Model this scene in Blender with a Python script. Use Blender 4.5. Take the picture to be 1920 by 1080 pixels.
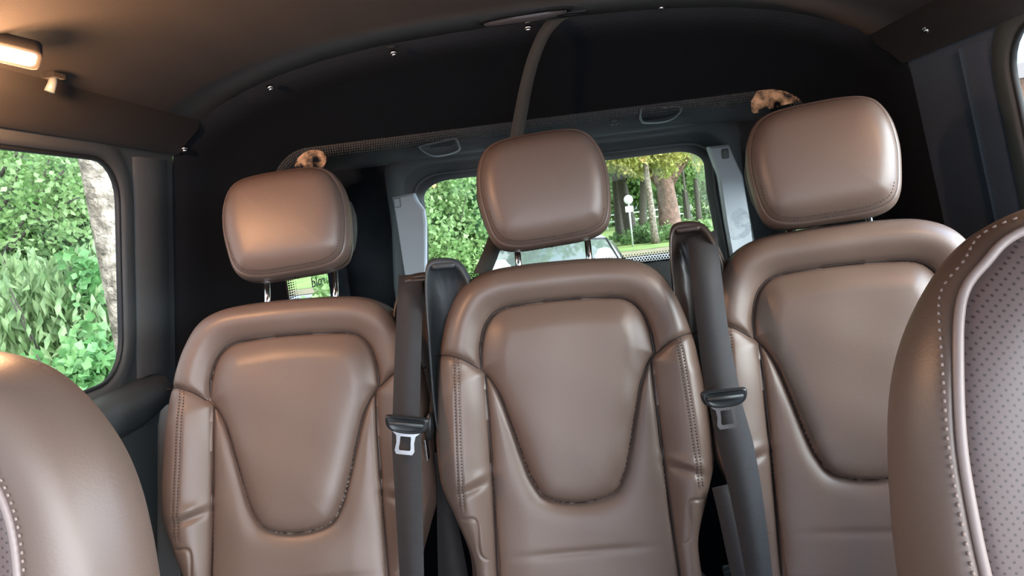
import bpy, bmesh, math, random
import numpy as np
from mathutils import Vector, Matrix
R=math.radians
random.seed(7); rng=np.random.default_rng(7)
scene=bpy.context.scene
for o in list(bpy.data.objects): bpy.data.objects.remove(o)
col=scene.collection

# ------------------------------------------------------------------ camera
FPX=1400.0
YAW,PITCH,ROLL=R(3.0),R(-5.5),R(6.8)
def cam_axes():
    cy,sy=math.cos(YAW),math.sin(YAW); cp,sp=math.cos(PITCH),math.sin(PITCH)
    F=np.array([-sy*cp,cy*cp,sp]); Rr=np.array([cy,sy,0.]); U=np.cross(Rr,F)
    cr,sr=math.cos(ROLL),math.sin(ROLL)
    return Rr*cr-U*sr, U*cr+Rr*sr, F
CR,CU,CF=cam_axes()
cam_d=bpy.data.cameras.new('camera'); cam=bpy.data.objects.new('camera',cam_d); col.objects.link(cam)
cam_d.sensor_width=36; cam_d.lens=36*FPX/1920; cam_d.clip_start=.02; cam_d.clip_end=500
cam.matrix_world=Matrix(((CR[0],CU[0],-CF[0],0),(CR[1],CU[1],-CF[1],0),(CR[2],CU[2],-CF[2],0),(0,0,0,1)))
scene.camera=cam
def ray(x,y): return CF+CR*(x-960)/FPX-CU*(y-540)/FPX
def at(x,y,Y):
    d=ray(x,y); return d*Y/d[1]
# ------------------------------------------------------------------ look
vs=scene.view_settings; vs.view_transform='Standard'; vs.look='None'; vs.gamma=1; vs.use_curve_mapping=False
vs.exposure=0.40
SKY=1.35; SUN=2.9; LAMP=8.0; GLOW=9.0
w=bpy.data.worlds.new('sky'); scene.world=w; w.use_nodes=True
nt=w.node_tree; bg=nt.nodes['Background']; bg.inputs[1].default_value=SKY
tc=nt.nodes.new('ShaderNodeTexCoord'); nz=nt.nodes.new('ShaderNodeTexNoise'); nz.inputs['Scale'].default_value=2.2; nz.inputs['Detail'].default_value=6
rp=nt.nodes.new('ShaderNodeValToRGB'); rp.color_ramp.elements[0].position=.42; rp.color_ramp.elements[0].color=(.36,.58,.95,1)
rp.color_ramp.elements[1].position=.56; rp.color_ramp.elements[1].color=(1.25,1.28,1.3,1)
nt.links.new(tc.outputs['Generated'],nz.inputs['Vector']); nt.links.new(nz.outputs['Fac'],rp.inputs[0]); 
# extra sky brightness added behind and to the bright side, to light the seats
gd=nt.nodes.new('ShaderNodeVectorMath'); gd.operation='DOT_PRODUCT'; gd.inputs[1].default_value=Vector((.90,-.38,.22)).normalized()
gm=nt.nodes.new('ShaderNodeMapRange'); gm.interpolation_type='SMOOTHSTEP'; gm.inputs[1].default_value=.3; gm.inputs[2].default_value=1.0; gm.inputs[3].default_value=1.0; gm.inputs[4].default_value=GLOW
gx=nt.nodes.new('ShaderNodeVectorMath'); gx.operation='SCALE'
nt.links.new(tc.outputs['Generated'],gd.inputs[0]); nt.links.new(gd.outputs['Value'],gm.inputs[0]); nt.links.new(rp.outputs[0],gx.inputs[0]); nt.links.new(gm.outputs[0],gx.inputs['Scale'])
nt.links.new(gx.outputs[0],bg.inputs[0])
sd=bpy.data.lights.new('sun','SUN'); sd.energy=SUN; sd.angle=R(6); sd.color=(1,.95,.86)
sun=bpy.data.objects.new('sun',sd); col.objects.link(sun); sun.location=(6,-6,10)
sun.rotation_euler=Vector((-.25,.62,-.74)).to_track_quat('-Z','Y').to_euler()

# ------------------------------------------------------------------ materials
def mat(name,base,rough=.6,metal=0,spec=.5,bump=None,var=None,sheen=0,trans=0,emit=None,coat=0,sheen_tint=(1,1,1)):
    m=bpy.data.materials.new(name); m.use_nodes=True; n=m.node_tree; b=n.nodes['Principled BSDF']
    b.inputs['Base Color'].default_value=(*base,1); b.inputs['Roughness'].default_value=rough
    b.inputs['Metallic'].default_value=metal; b.inputs['Specular IOR Level'].default_value=spec
    b.inputs['Coat Weight'].default_value=coat; b.inputs['Coat Roughness'].default_value=.15
    if sheen:
        b.inputs['Sheen Weight'].default_value=sheen; b.inputs['Sheen Roughness'].default_value=.45; b.inputs['Sheen Tint'].default_value=(*sheen_tint,1)
    if trans: b.inputs['Transmission Weight'].default_value=trans
    if emit:
        b.inputs['Emission Color'].default_value=(*emit[:3],1); b.inputs['Emission Strength'].default_value=emit[3]
    tc=n.nodes.new('ShaderNodeTexCoord')
    if bump:   # (kind, scale, strength, distance)
        if bump[0]=='vor':
            t=n.nodes.new('ShaderNodeTexVoronoi'); out='Distance'
        elif bump[0]=='wave':
            t=n.nodes.new('ShaderNodeTexWave'); out='Fac'; t.bands_direction='Z'
        else:
            t=n.nodes.new('ShaderNodeTexNoise'); out='Fac'; t.inputs['Detail'].default_value=4
        t.inputs['Scale'].default_value=bump[1]
        bp=n.nodes.new('ShaderNodeBump'); bp.inputs['Strength'].default_value=bump[2]; bp.inputs['Distance'].default_value=bump[3]
        n.links.new(tc.outputs['Object'],t.inputs['Vector']); n.links.new(t.outputs[out],bp.inputs['Height']); n.links.new(bp.outputs[0],b.inputs['Normal'])
    if var:    # (scale, colour2, lo, hi)
        t=n.nodes.new('ShaderNodeTexNoise'); t.inputs['Scale'].default_value=var[0]; t.inputs['Detail'].default_value=5
        r=n.nodes.new('ShaderNodeValToRGB'); r.color_ramp.elements[0].position=var[2]; r.color_ramp.elements[1].position=var[3]
        r.color_ramp.elements[0].color=(*base,1); r.color_ramp.elements[1].color=(*var[1],1)
        n.links.new(tc.outputs['Object'],t.inputs['Vector']); n.links.new(t.outputs['Fac'],r.inputs[0]); n.links.new(r.outputs[0],b.inputs['Base Color'])
    return m
def leafmat(name,c1,c2,scale=3.,tr=.45):
    m=bpy.data.materials.new(name); m.use_nodes=True; n=m.node_tree; b=n.nodes['Principled BSDF']
    t=n.nodes.new('ShaderNodeTexNoise'); t.inputs['Scale'].default_value=scale; t.inputs['Detail'].default_value=4
    r=n.nodes.new('ShaderNodeValToRGB'); r.color_ramp.elements[0].position=.35; r.color_ramp.elements[1].position=.65
    r.color_ramp.elements[0].color=(*c1,1); r.color_ramp.elements[1].color=(*c2,1)
    tc=n.nodes.new('ShaderNodeTexCoord'); n.links.new(tc.outputs['Object'],t.inputs['Vector']); n.links.new(t.outputs['Fac'],r.inputs[0])
    n.links.new(r.outputs[0],b.inputs['Base Color']); b.inputs['Roughness'].default_value=.5
    tl=n.nodes.new('ShaderNodeBsdfTranslucent'); mx=n.nodes.new('ShaderNodeMixShader'); mx.inputs[0].default_value=tr
    n.links.new(r.outputs[0],tl.inputs[0]); n.links.new(b.outputs[0],mx.inputs[1]); n.links.new(tl.outputs[0],mx.inputs[2])
    n.links.new(mx.outputs[0],n.nodes['Material Output'].inputs[0]); return m
def glassmat(name,tint,gloss=.06,dirt_glint=0,haze=(.6,.65,.7),dsc=9):
    m=bpy.data.materials.new(name); m.use_nodes=True; n=m.node_tree; n.nodes.remove(n.nodes['Principled BSDF'])
    tr=n.nodes.new('ShaderNodeBsdfTransparent'); tr.inputs[0].default_value=(*tint,1)
    gl=n.nodes.new('ShaderNodeBsdfGlossy'); gl.inputs['Roughness'].default_value=.02
    mx=n.nodes.new('ShaderNodeMixShader')
    fr=n.nodes.new('ShaderNodeFresnel'); fr.inputs[0].default_value=1.45
    n.links.new(fr.outputs[0],mx.inputs[0]) if gloss is None else None
    if gloss is not None: mx.inputs[0].default_value=gloss
    n.links.new(tr.outputs[0],mx.inputs[1]); n.links.new(gl.outputs[0],mx.inputs[2]); last=mx
    if dirt_glint:  # diffuse layer: grime on the panes, painted lamp reflection on the orange patches
        df=n.nodes.new('ShaderNodeBsdfDiffuse'); df.inputs[0].default_value=(*haze,1)
        t=n.nodes.new('ShaderNodeTexNoise'); t.inputs['Scale'].default_value=dsc; t.inputs['Detail'].default_value=8
        r=n.nodes.new('ShaderNodeMapRange'); r.inputs[1].default_value=.4; r.inputs[2].default_value=.8 if dsc<20 else .62; r.inputs[3].default_value=0; r.inputs[4].default_value=dirt_glint
        tc=n.nodes.new('ShaderNodeTexCoord'); n.links.new(tc.outputs['Object'],t.inputs['Vector']); n.links.new(t.outputs['Fac'],r.inputs[0])
        m2=n.nodes.new('ShaderNodeMixShader'); n.links.new(r.outputs[0],m2.inputs[0]); n.links.new(mx.outputs[0],m2.inputs[1]); n.links.new(df.outputs[0],m2.inputs[2]); last=m2
    n.links.new(last.outputs[0],n.nodes['Material Output'].inputs[0]); return m
LC=(.140,.093,.072)
M=dict(
 leather=mat('brown_leather',LC,.44,spec=.68,bump=('vor',420,.12,.0006)),
 leather_dk=mat('brown_leather_dark',(.06,.038,.032),.5,bump=('vor',420,.12,.0006)),
 seam=mat('seam_gap',(.035,.02,.016),.8),
 thread=mat('thread',(.035,.024,.02),.7),
 threadlt=mat('thread_light',(.30,.22,.19),.6),
 piping=mat('piping',(.30,.23,.21),.4),
 chrome=mat('chrome',(.85,.85,.86),.12,1),
 metal=mat('steel',(.75,.75,.75),.25,1),
 blackpl=mat('black_plastic',(.018,.02,.022),.35,bump=('noise',300,.1,.001)),
 greypl=mat('grey_plastic',(.045,.052,.056),.5,bump=('noise',260,.12,.001)),
 brownpl=mat('brown_plastic',(.055,.040,.033),.30),
 webbing=mat('webbing',(.022,.020,.021),.6,sheen=.10,bump=('wave',260,.5,.001)),
 strap=mat('grey_strap',(.055,.052,.045),.85,sheen=.2,bump=('noise',300,.5,.001)),
 felt=mat('black_felt',(.007,.0085,.0105),.95,spec=.1,sheen=.14,sheen_tint=(.75,.85,1),bump=('noise',220,.5,.002)),
 liner=mat('headliner',(.0120,.0115,.0115),.95,spec=.1,sheen=.09,sheen_tint=(1,.92,.86),bump=('noise',350,.35,.001)),
 haze_wall=mat('side_blue_haze',(.048,.062,.085),.9,spec=.2,sheen=.35,sheen_tint=(.75,.85,1),bump=('noise',220,.4,.002)),  # bluish haze by the bright window painted into the wall colour
 trim=mat('pillar_trim',(.055,.058,.058),.6,bump=('noise',300,.15,.001)),
 lighttrim=mat('light_trim',(.42,.45,.48),.6),
 headertrim=mat('header_trim',(.040,.052,.055),.65,bump=('noise',300,.15,.001)),
 header2=mat('header_band',(.055,.066,.07),.6),
 rubber=mat('rubber',(.008,.009,.01),.55),
 floor=mat('floor_vinyl',(.03,.03,.035),.6,var=(40,(.05,.05,.055),.4,.6)),
 glass=glassmat('window_glass',(.93,.96,.95),.012),
 pglass=glassmat('partition_glass',(.93,.94,.93),.0,.03,(.5,.52,.55)),
 smudge=glassmat('painted_lamp_reflection',(.9,.9,.9),.0,.95,(.90,.55,.32),38),  # orange lamp reflections in the glass, painted as a diffuse layer
 smudge2=glassmat('glass_smudge_grey',(.95,.95,.95),.0,.45,(.6,.65,.7),45),
 lens=mat('lens',(.22,.21,.22),.10,.6,spec=.8,coat=1),
 lampon=mat('lamp_on',(1,.8,.6),.5,emit=(1,.62,.34,30)),
 cup=mat('handle_cup',(.13,.15,.15),.4),
 cuprim=mat('handle_rim',(.32,.35,.35),.4),
 ink=mat('ink',(.02,.03,.03),.6),
 asphalt=mat('asphalt',(.30,.30,.31),.9,var=(1.2,(.38,.375,.37),.35,.65)),
 verge=mat('verge',(.30,.22,.15),.95,var=(3,(.20,.20,.10),.4,.6)),
 grass=mat('grass',(.14,.24,.05),.9,var=(2,(.24,.30,.09),.4,.6)),
 bark=mat('bark',(.30,.25,.20),.95,bump=('noise',22,1,.05),var=(14,(.13,.105,.08),.4,.6)),
 barkred=mat('bark_red',(.22,.13,.10),.95,bump=('noise',10,1,.05),var=(5,(.13,.08,.06),.4,.6)),
 bark_dk=mat('bark_dark',(.07,.06,.05),.95,bump=('noise',12,1,.05)),
 leaf_a=leafmat('leaf_fresh',(.15,.29,.08),(.36,.48,.22)),
 leaf_b=leafmat('leaf_mid',(.09,.19,.06),(.24,.36,.15)),
 leaf_c=leafmat('leaf_droop',(.15,.25,.10),(.34,.45,.22),8),
 leaf_d=leafmat('leaf_broad',(.10,.26,.08),(.24,.42,.17),6),
 leaf_y=leafmat('leaf_yellow',(.30,.36,.10),(.62,.54,.18),1.0),
 leaf_dk=leafmat('leaf_deep',(.06,.16,.05),(.14,.28,.08)),
 carpaint=mat('silver_paint',(.62,.64,.65),.25,.3,coat=1),
 carglass=mat('car_glass',(.30,.34,.33),.05,.75,spec=1),
 tyre=mat('tyre',(.015,.015,.015),.8),
 signw=mat('sign_white',(.75,.78,.78),.5),
 pole=mat('sign_pole',(.55,.58,.6),.4,.3),
 brick=mat('brick',(.33,.19,.14),.9,var=(20,(.42,.27,.20),.4,.6)),
 roofm=mat('roof_tile',(.16,.13,.12),.9),
 fence=mat('fence_white',(.75,.75,.72),.7),
)
# perforated leather: hole dots
def perf():
    m=mat('perforated_leather',(.12,.08,.072),.45); n=m.node_tree; b=n.nodes['Principled BSDF']
    tc=n.nodes.new('ShaderNodeTexCoord'); v=n.nodes.new('ShaderNodeTexVoronoi'); v.inputs['Scale'].default_value=210; v.inputs['Randomness'].default_value=0
    mp=n.nodes.new('ShaderNodeMapping'); mp.inputs['Rotation'].default_value=(0,R(45),0); mp.inputs['Scale'].default_value=(1,0.0,1)
    r=n.nodes.new('ShaderNodeValToRGB'); r.color_ramp.elements[0].position=.16; r.color_ramp.elements[1].position=.24
    r.color_ramp.elements[0].color=(.05,.034,.032,1); r.color_ramp.elements[1].color=(.125,.085,.078,1)
    bp=n.nodes.new('ShaderNodeBump'); bp.inputs['Strength'].default_value=.5; bp.inputs['Distance'].default_value=.0012
    n.links.new(tc.outputs['Object'],mp.inputs[0]); n.links.new(mp.outputs[0],v.inputs['Vector']); n.links.new(v.outputs['Distance'],r.inputs[0])
    n.links.new(r.outputs[0],b.inputs['Base Color']); n.links.new(r.outputs[0],bp.inputs['Height']); n.links.new(bp.outputs[0],b.inputs['Normal']); return m
M['perf']=perf()

# ------------------------------------------------------------------ object helpers
def tag(o,label=None,cat=None,group=None,kind=None):
    if label: o['label']=label
    if cat: o['category']=cat
    if group: o['group']=group
    if kind: o['kind']=kind
    return o
def mesh(name,V,Fc,m=None,parent=None,smooth=True):
    me=bpy.data.meshes.new(name); me.from_pydata([tuple(v) for v in V],[],[tuple(f) for f in Fc]); me.update()
    if smooth: me.polygons.foreach_set('use_smooth',[True]*len(me.polygons))
    o=bpy.data.objects.new(name,me); col.objects.link(o)
    if m is not None: me.materials.append(m)
    if parent is not None: o.parent=parent
    return o
def fixn(o):
    bm=bmesh.new(); bm.from_mesh(o.data); bmesh.ops.recalc_face_normals(bm,faces=bm.faces); bm.to_mesh(o.data); bm.free(); return o
def thing(name,loc,label,cat,group=None,rz=0):
    o=bpy.data.objects.new(name,None); col.objects.link(o); o.location=loc; o.rotation_euler=(0,0,rz); o.empty_display_size=.05
    return tag(o,label,cat,group)
class MB:
    def __init__(s): s.v=[]; s.f=[]
    def add(s,V,F):
        k=len(s.v); s.v+= [tuple(v) for v in V]; s.f+= [tuple(i+k for i in f) for f in F]; return s
    def box(s,c,h,rot=None):
        V=[]; 
        for z in (-1,1):
            for y in (-1,1):
                for x in (-1,1):
                    p=Vector((x*h[0],y*h[1],z*h[2])); 
                    if rot is not None: p=rot@p
                    V.append(p+Vector(c))
        return s.add(V,[(0,2,3,1),(4,5,7,6),(0,1,5,4),(2,6,7,3),(0,4,6,2),(1,3,7,5)])
    def tube(s,P,r,n=10,cap=True):
        P=[Vector(p) for p in P]; rr=r if hasattr(r,'__len__') else [r]*len(P)
        V=[];F=[]; up=None
        for i,p in enumerate(P):
            t=(P[min(i+1,len(P)-1)]-P[max(i-1,0)]).normalized()
            if up is None: up=t.orthogonal().normalized()
            a=(up-t*up.dot(t)).normalized(); b=t.cross(a); up=a
            for k in range(n):
                q=2*math.pi*k/n; V.append(p+(a*math.cos(q)+b*math.sin(q))*rr[i])
        for i in range(len(P)-1):
            for k in range(n): F.append((i*n+k,i*n+(k+1)%n,(i+1)*n+(k+1)%n,(i+1)*n+k))
        if cap: F.append(tuple(range(n-1,-1,-1))); F.append(tuple(range((len(P)-1)*n,len(P)*n)))
        return s.add(V,F)
    def ball(s,c,r,nu=12,nv=8):
        rx,ry,rz=r if hasattr(r,'__len__') else (r,r,r); V=[];F=[]
        for j in range(nv+1):
            a=math.pi*j/nv
            for i in range(nu):
                b=2*math.pi*i/nu; V.append((c[0]+rx*math.sin(a)*math.cos(b),c[1]+ry*math.sin(a)*math.sin(b),c[2]+rz*math.cos(a)))
        for j in range(nv):
            for i in range(nu): F.append((j*nu+i,j*nu+(i+1)%nu,(j+1)*nu+(i+1)%nu,(j+1)*nu+i))
        return s.add(V,F)
    def build(s,name,m,parent=None,smooth=True,bevel=0,sub=0,clean=True):
        o=mesh(name,s.v,s.f,m,parent,smooth)
        if clean:
            bm=bmesh.new(); bm.from_mesh(o.data); bmesh.ops.remove_doubles(bm,verts=bm.verts,dist=1e-6); bmesh.ops.recalc_face_normals(bm,faces=bm.faces); bm.to_mesh(o.data); bm.free()
        if bevel:
            md=o.modifiers.new('b','BEVEL'); md.width=bevel; md.segments=3; md.limit_method='ANGLE'
            o.modifiers.new('w','WEIGHTED_NORMAL')
        if sub:
            md=o.modifiers.new('s','SUBSURF'); md.levels=sub; md.render_levels=sub
        return o
def rings(loops,closed=True):
    n=len(loops[0]); V=[p for L in loops for p in L]; F=[]
    for i in range(len(loops)-1):
        for k in range(n if closed else n-1): F.append((i*n+k,i*n+(k+1)%n,(i+1)*n+(k+1)%n,(i+1)*n+k))
    return V,F
def catmull(P,n):
    P=np.array(P,float); P=np.vstack([2*P[0]-P[1],P,2*P[-1]-P[-2]]); out=[]
    for i in range(1,len(P)-2):
        for t in np.linspace(0,1,12,endpoint=False):
            p0,p1,p2,p3=P[i-1:i+3]
            out.append(.5*((2*p1)+(-p0+p2)*t+(2*p0-5*p1+4*p2-p3)*t*t+(-p0+3*p1-3*p2+p3)*t**3))
    out.append(P[-2]); out=np.array(out)
    s=np.r_[0,np.cumsum(np.linalg.norm(np.diff(out,axis=0),axis=1))]; q=np.linspace(0,s[-1],n)
    return np.stack([np.interp(q,s,out[:,k]) for k in range(out.shape[1])],1)
def dist_poly(P,L):
    """distance from points P (n,2) to polyline L"""
    best=np.full(len(P),1e9)
    for a,b in zip(L[:-1],L[1:]):
        d=b-a; t=np.clip(((P-a)@d)/max(d@d,1e-12),0,1); q=a+t[:,None]*d
        best=np.minimum(best,((P-q)**2).sum(1))
    return np.sqrt(best)
def inside(P,L):
    x,y=P[:,0],P[:,1]; c=np.zeros(len(P),bool); n=len(L)
    for i in range(n):
        x1,y1=L[i]; x2,y2=L[(i+1)%n]
        if y1==y2: continue
        m=((y1>y)!=(y2>y))&(x<(x2-x1)*(y-y1)/(y2-y1)+x1); c^=m
    return c
def rrect(cx,cy,hx,hy,r,n=160):
    """rounded rectangle, n points"""
    pts=[]
    for (sx,sy,a0) in ((1,1,0),(-1,1,90),(-1,-1,180),(1,-1,270)):
        for k in range(13):
            a=R(a0+90*k/12); pts.append((cx+sx*(hx-r)+r*math.cos(a),cy+sy*(hy-r)+r*math.sin(a)))
    pts.append(pts[0]); P=np.array(pts); s=np.r_[0,np.cumsum(np.linalg.norm(np.diff(P,axis=0),axis=1))]; q=np.linspace(0,s[-1],n,endpoint=False)
    return np.stack([np.interp(q,s,P[:,k]) for k in (0,1)],1)

# ------------------------------------------------------------------ upholstery: a Coons patch over an outline, front and back relief
def coons(right_half,ib,it,nu,nv):
    """right_half: points from bottom centre round to top centre; ib/it: indices of the bottom/top corner points"""
    rh=np.array(right_half,float); c=catmull(rh,2400)
    kb=np.argmin(((c-rh[ib])**2).sum(1)); kt=np.argmin(((c-rh[it])**2).sum(1))
    def rs(L,n):
        s=np.r_[0,np.cumsum(np.linalg.norm(np.diff(L,axis=0),axis=1))]; q=np.linspace(0,s[-1],n); return np.stack([np.interp(q,s,L[:,k]) for k in (0,1)],1)
    h=nu//2+1; bot=rs(c[:kb+1],h); side=rs(c[kb:kt+1],nv+1); top=rs(c[kt:][::-1],h)
    mir=np.array([-1,1])
    B=np.vstack([(bot*mir)[::-1],bot[1:]]); T=np.vstack([(top*mir)[::-1],top[1:]]); Rt=side; L=side*mir
    s=np.linspace(0,1,2*h-1)[:,None,None]; t=np.linspace(0,1,nv+1)[None,:,None]
    G=(1-t)*B[:,None]+t*T[:,None]+(1-s)*L[None]+s*Rt[None]-((1-s)*(1-t)*B[0]+s*(1-t)*B[-1]+(1-s)*t*T[0]+s*t*T[-1])
    bd=np.vstack([c,(c*mir)[::-1]])
    return G,bd
def smooth01(x): x=np.clip(x,0,1); return x*x*(3-2*x)
def dome(d,Rr,p=2.2):
    x=np.clip(d/Rr,0,1); return (1-(1-x)**p)**(1/p)

def frame(rec):
    cr,sr=math.cos(rec),math.sin(rec)
    def tf(u,w,n):  # local seat plane -> xyz ; n forward
        return np.stack([u, w*sr-n*cr, w*cr+n*sr],-1)
    return tf
def split_mesh(G3,reg,names_mats,parent):
    """G3 (I,J,3) grid, reg per face region id -> one mesh per region"""
    I,J=G3.shape[:2]; V=G3.reshape(-1,3); ii,jj=np.meshgrid(np.arange(I-1),np.arange(J-1),indexing='ij')
    a=(ii*J+jj).ravel(); quads=np.stack([a,a+J,a+J+1,a+1],1); rg=reg.ravel(); res={}
    for k,(nm,m) in names_mats.items():
        q=quads[rg==k]
        if len(q)==0: continue
        us,inv=np.unique(q,return_inverse=True); 
        res[k]=mesh(nm,V[us].tolist(),inv.reshape(-1,4).tolist(),m,parent)
    return res
def seam_tube(pts2,hfun,tf,r=.0011,n=160,lift=.0):
    c=catmull(pts2,n); h=hfun(c); h=np.convolve(np.r_[[h[0]]*6,h,[h[-1]]*6],np.ones(13)/13,'valid'); P=tf(c[:,0],c[:,1],h+lift); mb=MB(); mb.tube([tuple(p) for p in P],r,6); return mb
def stitch(mb,pts2,hfun,tf,pitch=.0052,ln=.0034,r=.0007,lift=.0004):
    L=np.linalg.norm(np.diff(catmull(pts2,200),axis=0),axis=1).sum(); n=max(4,int(L/pitch)); c=catmull(pts2,n*4)
    h=hfun(c); P=tf(c[:,0],c[:,1],h+lift)
    for k in range(n-1):
        a=Vector(P[4*k]); b=Vector(P[4*k+1])+(Vector(P[4*k+2])-Vector(P[4*k+1]))*.6; mb.tube([a,b],r,5)

def bridge_back(G,tf,Fh,Bh,parent,m,name):
    """back shell: same grid, displaced backwards, stitched to the boundary"""
    P=tf(G[...,0],G[...,1],Bh); I,J=P.shape[:2]; V=P.reshape(-1,3); F=[]
    for i in range(0,I-1):
        for j in range(0,J-1):
            a=i*J+j; F.append((a,a+1,a+J+1,a+J))
    return mesh(name,V.tolist(),F,m,parent)

# rear-row backrest, drawn from its seams (metres in the plane of the backrest, origin above the hip)
OUT_R=[(0,-.70),(.10,-.70),(.165,-.695),(.197,-.67),(.200,-.59),(.222,-.52),(.242,-.46),(.244,-.38),(.236,-.29),(.227,-.232),(.206,-.165),(.176,-.118),(.128,-.094),(.06,-.087),(0,-.086)]
P_UP=[(.153,-.268),(.149,-.228),(.136,-.190),(.108,-.167),(.05,-.161),(0,-.160),(-.05,-.161),(-.108,-.167),(-.136,-.190),(-.149,-.228),(-.153,-.268)]
P_LO=[(-.153,-.268),(-.136,-.287),(-.121,-.315),(-.104,-.371),(-.088,-.428),(-.074,-.468),(-.052,-.496),(0,-.506),(.052,-.496),(.074,-.468),(.088,-.428),(.104,-.371),(.121,-.315),(.136,-.287),(.153,-.268)]
def mir(P): return [(-x,y) for x,y in P]
SH=[(.235,-.238),(.205,-.240),(.178,-.250),(.153,-.268)]
INS=[(.143,-.279),(.143,-.35),(.145,-.45),(.149,-.55),(.154,-.70)]
DBL=[(.186,-.248),(.191,-.35),(.195,-.45),(.196,-.50)]
DBL2=[(.193,-.246),(.198,-.35),(.202,-.45),(.203,-.50)]
HEM=[(.200,-.515),(.178,-.520),(.176,-.575),(.152,-.590)]
def make_rear_backrest(parent,rec):
    tf=frame(rec); G,bd=coons(OUT_R,2,11,232,300)
    I,J=G.shape[:2]; P=G.reshape(-1,2)
    up=catmull(P_UP,90); lo=catmull(P_LO,110); panel=np.vstack([up[::-1],lo[::-1]][::1])
    panel=np.vstack([up,lo])
    sh=[catmull(SH,20),catmull(mir(SH),20)]; ins=[catmull(INS,40),catmull(mir(INS),40)]
    hem=[catmull(HEM,30),catmull(mir(HEM),30)]
    def hf(P,edge=True,grooves=True):
        P=np.asarray(P,float); u,w_=P[:,0],P[:,1]; au=np.abs(u)
        dE=np.maximum(dist_poly(P,bd[::6])-.0003,0); dU=dist_poly(P,up); dL=dist_poly(P,lo); dP=np.minimum(dU,dL); ip=inside(P,panel)
        dS=np.minimum(dist_poly(P,sh[0]),dist_poly(P,sh[1])); dI=np.minimum(dist_poly(P,ins[0]),dist_poly(P,ins[1]))
        h=.068*dome(dE,.055)
        eg=smooth01(dE/.014)
        above=smooth01((w_+.268+(au-.153)*.4)/.035+.5)      # 1 above the shoulder seam
        # thick roll round the panel
        h+= np.where(ip,0,.020*np.sin(np.clip(dU/.062,0,1)*np.pi*.62)*above)
        # panel: pillow, sunk at its upper edge, proud at its lower one
        hp=.004+.010*(1-np.exp(-dP/.022))-.010*smooth01(1-dU/.05)+.006*smooth01((-.30-w_)/.15)
        h+= np.where(ip,hp,0)
        # side bolsters and the U of leather under the panel
        bz=np.clip((au-.145)/(.245-.145),0,1); below=1-above
        h+= np.where(ip,0,below*np.where(au>.145,.024*np.sin(bz*np.pi*.80),.010*(1-np.exp(-dL/.02))*(1-.35*smooth01((au-.09)/.05))))
        # creases low down
        h+= below*.0035*np.exp(-((w_+.455+.25*(au-.19))/.010)**2)*np.exp(-((au-.18)/.03)**2)
        h-= below*.0050*np.exp(-((w_+.470+.35*(au-.19))/.008)**2)*np.exp(-((au-.18)/.03)**2)
        h-= below*.0022*np.exp(-((w_+.585)/.007)**2)*np.exp(-(u/.11)**4)
        h+= .0012*np.sin(u*37+w_*23)*np.sin(w_*31-u*11)
        if grooves:
            g=.0055*np.exp(-(dP/.0042)**2)+.010*np.exp(-(dP/.014)**1.5)*.45
            g=np.maximum(g,.0050*np.exp(-(dS/.0040)**2)+.0045*np.exp(-(dS/.010)**1.5))
            g=np.maximum(g,.0045*np.exp(-(dI/.0040)**2)+.0060*np.exp(-(dI/.012)**1.5))
            for dd,s in ((DBL,.0014),(DBL2,.0014)):
                c=catmull(dd,30); dd_=np.minimum(dist_poly(P,c),dist_poly(P,c*np.array([-1,1]))); g=np.maximum(g,s*np.exp(-(dd_/.0022)**2))
            dh=np.minimum(dist_poly(P,hem[0]),dist_poly(P,hem[1])); g=np.maximum(g,.0030*np.exp(-(dh/.0025)**2))
            h=h-g*smooth01(dE/.004)
        return .068*dome(dE,.055)*(1-eg)+h*eg
    H=hf(P).reshape(I,J); G3=tf(G[...,0],G[...,1],H)
    C=((G[:-1,:-1]+G[1:,1:])/2).reshape(-1,2); ip=inside(C,panel); au=np.abs(C[:,0])
    shl=np.interp(au,[0,.153,.178,.205,.26],[-.268,-.268,-.250,-.240,-.238]); insu=np.interp(-C[:,1],[.27,.35,.45,.55,.67],[.143,.143,.145,.149,.152])
    reg=np.full(len(C),3); reg[(C[:,1]>shl)]=1; reg[(C[:,1]<=shl)&(au>insu)&(C[:,0]<0)]=4; reg[(C[:,1]<=shl)&(au>insu)&(C[:,0]>0)]=5; reg[ip]=2
    split_mesh(G3,reg.reshape(I-1,J-1),{1:('shoulder_roll',M['leather']),2:('centre_panel',M['leather']),3:('lumbar_panel',M['leather']),4:('side_bolster',M['leather']),5:('side_bolster',M['leather'])},parent)
    dE=dist_poly(P,bd[::12]); Bh=(-.055*dome(dE,.04)).reshape(I,J); 
    bridge_back(G[::1,::1],tf,None,Bh,parent,M['greypl'],'back_shell')
    sm=MB()
    for L in (P_UP,P_LO,SH,mir(SH),INS,mir(INS)):
        q=seam_tube(L,hf,tf,.0015,140,.0010); sm.add(q.v,q.f)
    sm.build('seam_line',M['seam'],parent,clean=False)
    hs=lambda c:hf(c,grooves=False)-.0006
    for L in (DBL,DBL2,mir(DBL),mir(DBL2)):
        st=MB(); stitch(st,L,hs,tf,.0052,.0036,.0009); st.build('stitching',M['thread'],parent,clean=False)
    # welt along the outer edge of the shoulders
    k=[i for i,p in enumerate(OUT_R)][7:]; c=catmull(OUT_R,300); e=c[(c[:,1]>-.45)]
    e=np.vstack([e,(e*np.array([-1,1]))[::-1]]); e=e*np.array([.982,1])-np.array([0,.0025]); hh=hf(e,grooves=False); PP=tf(e[:,0],e[:,1],hh+.0002)
    MB().tube([tuple(p) for p in PP[::3]],.0010,6).build('edge_welt',M['seam'],parent,clean=False)
    return hf,tf

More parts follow.
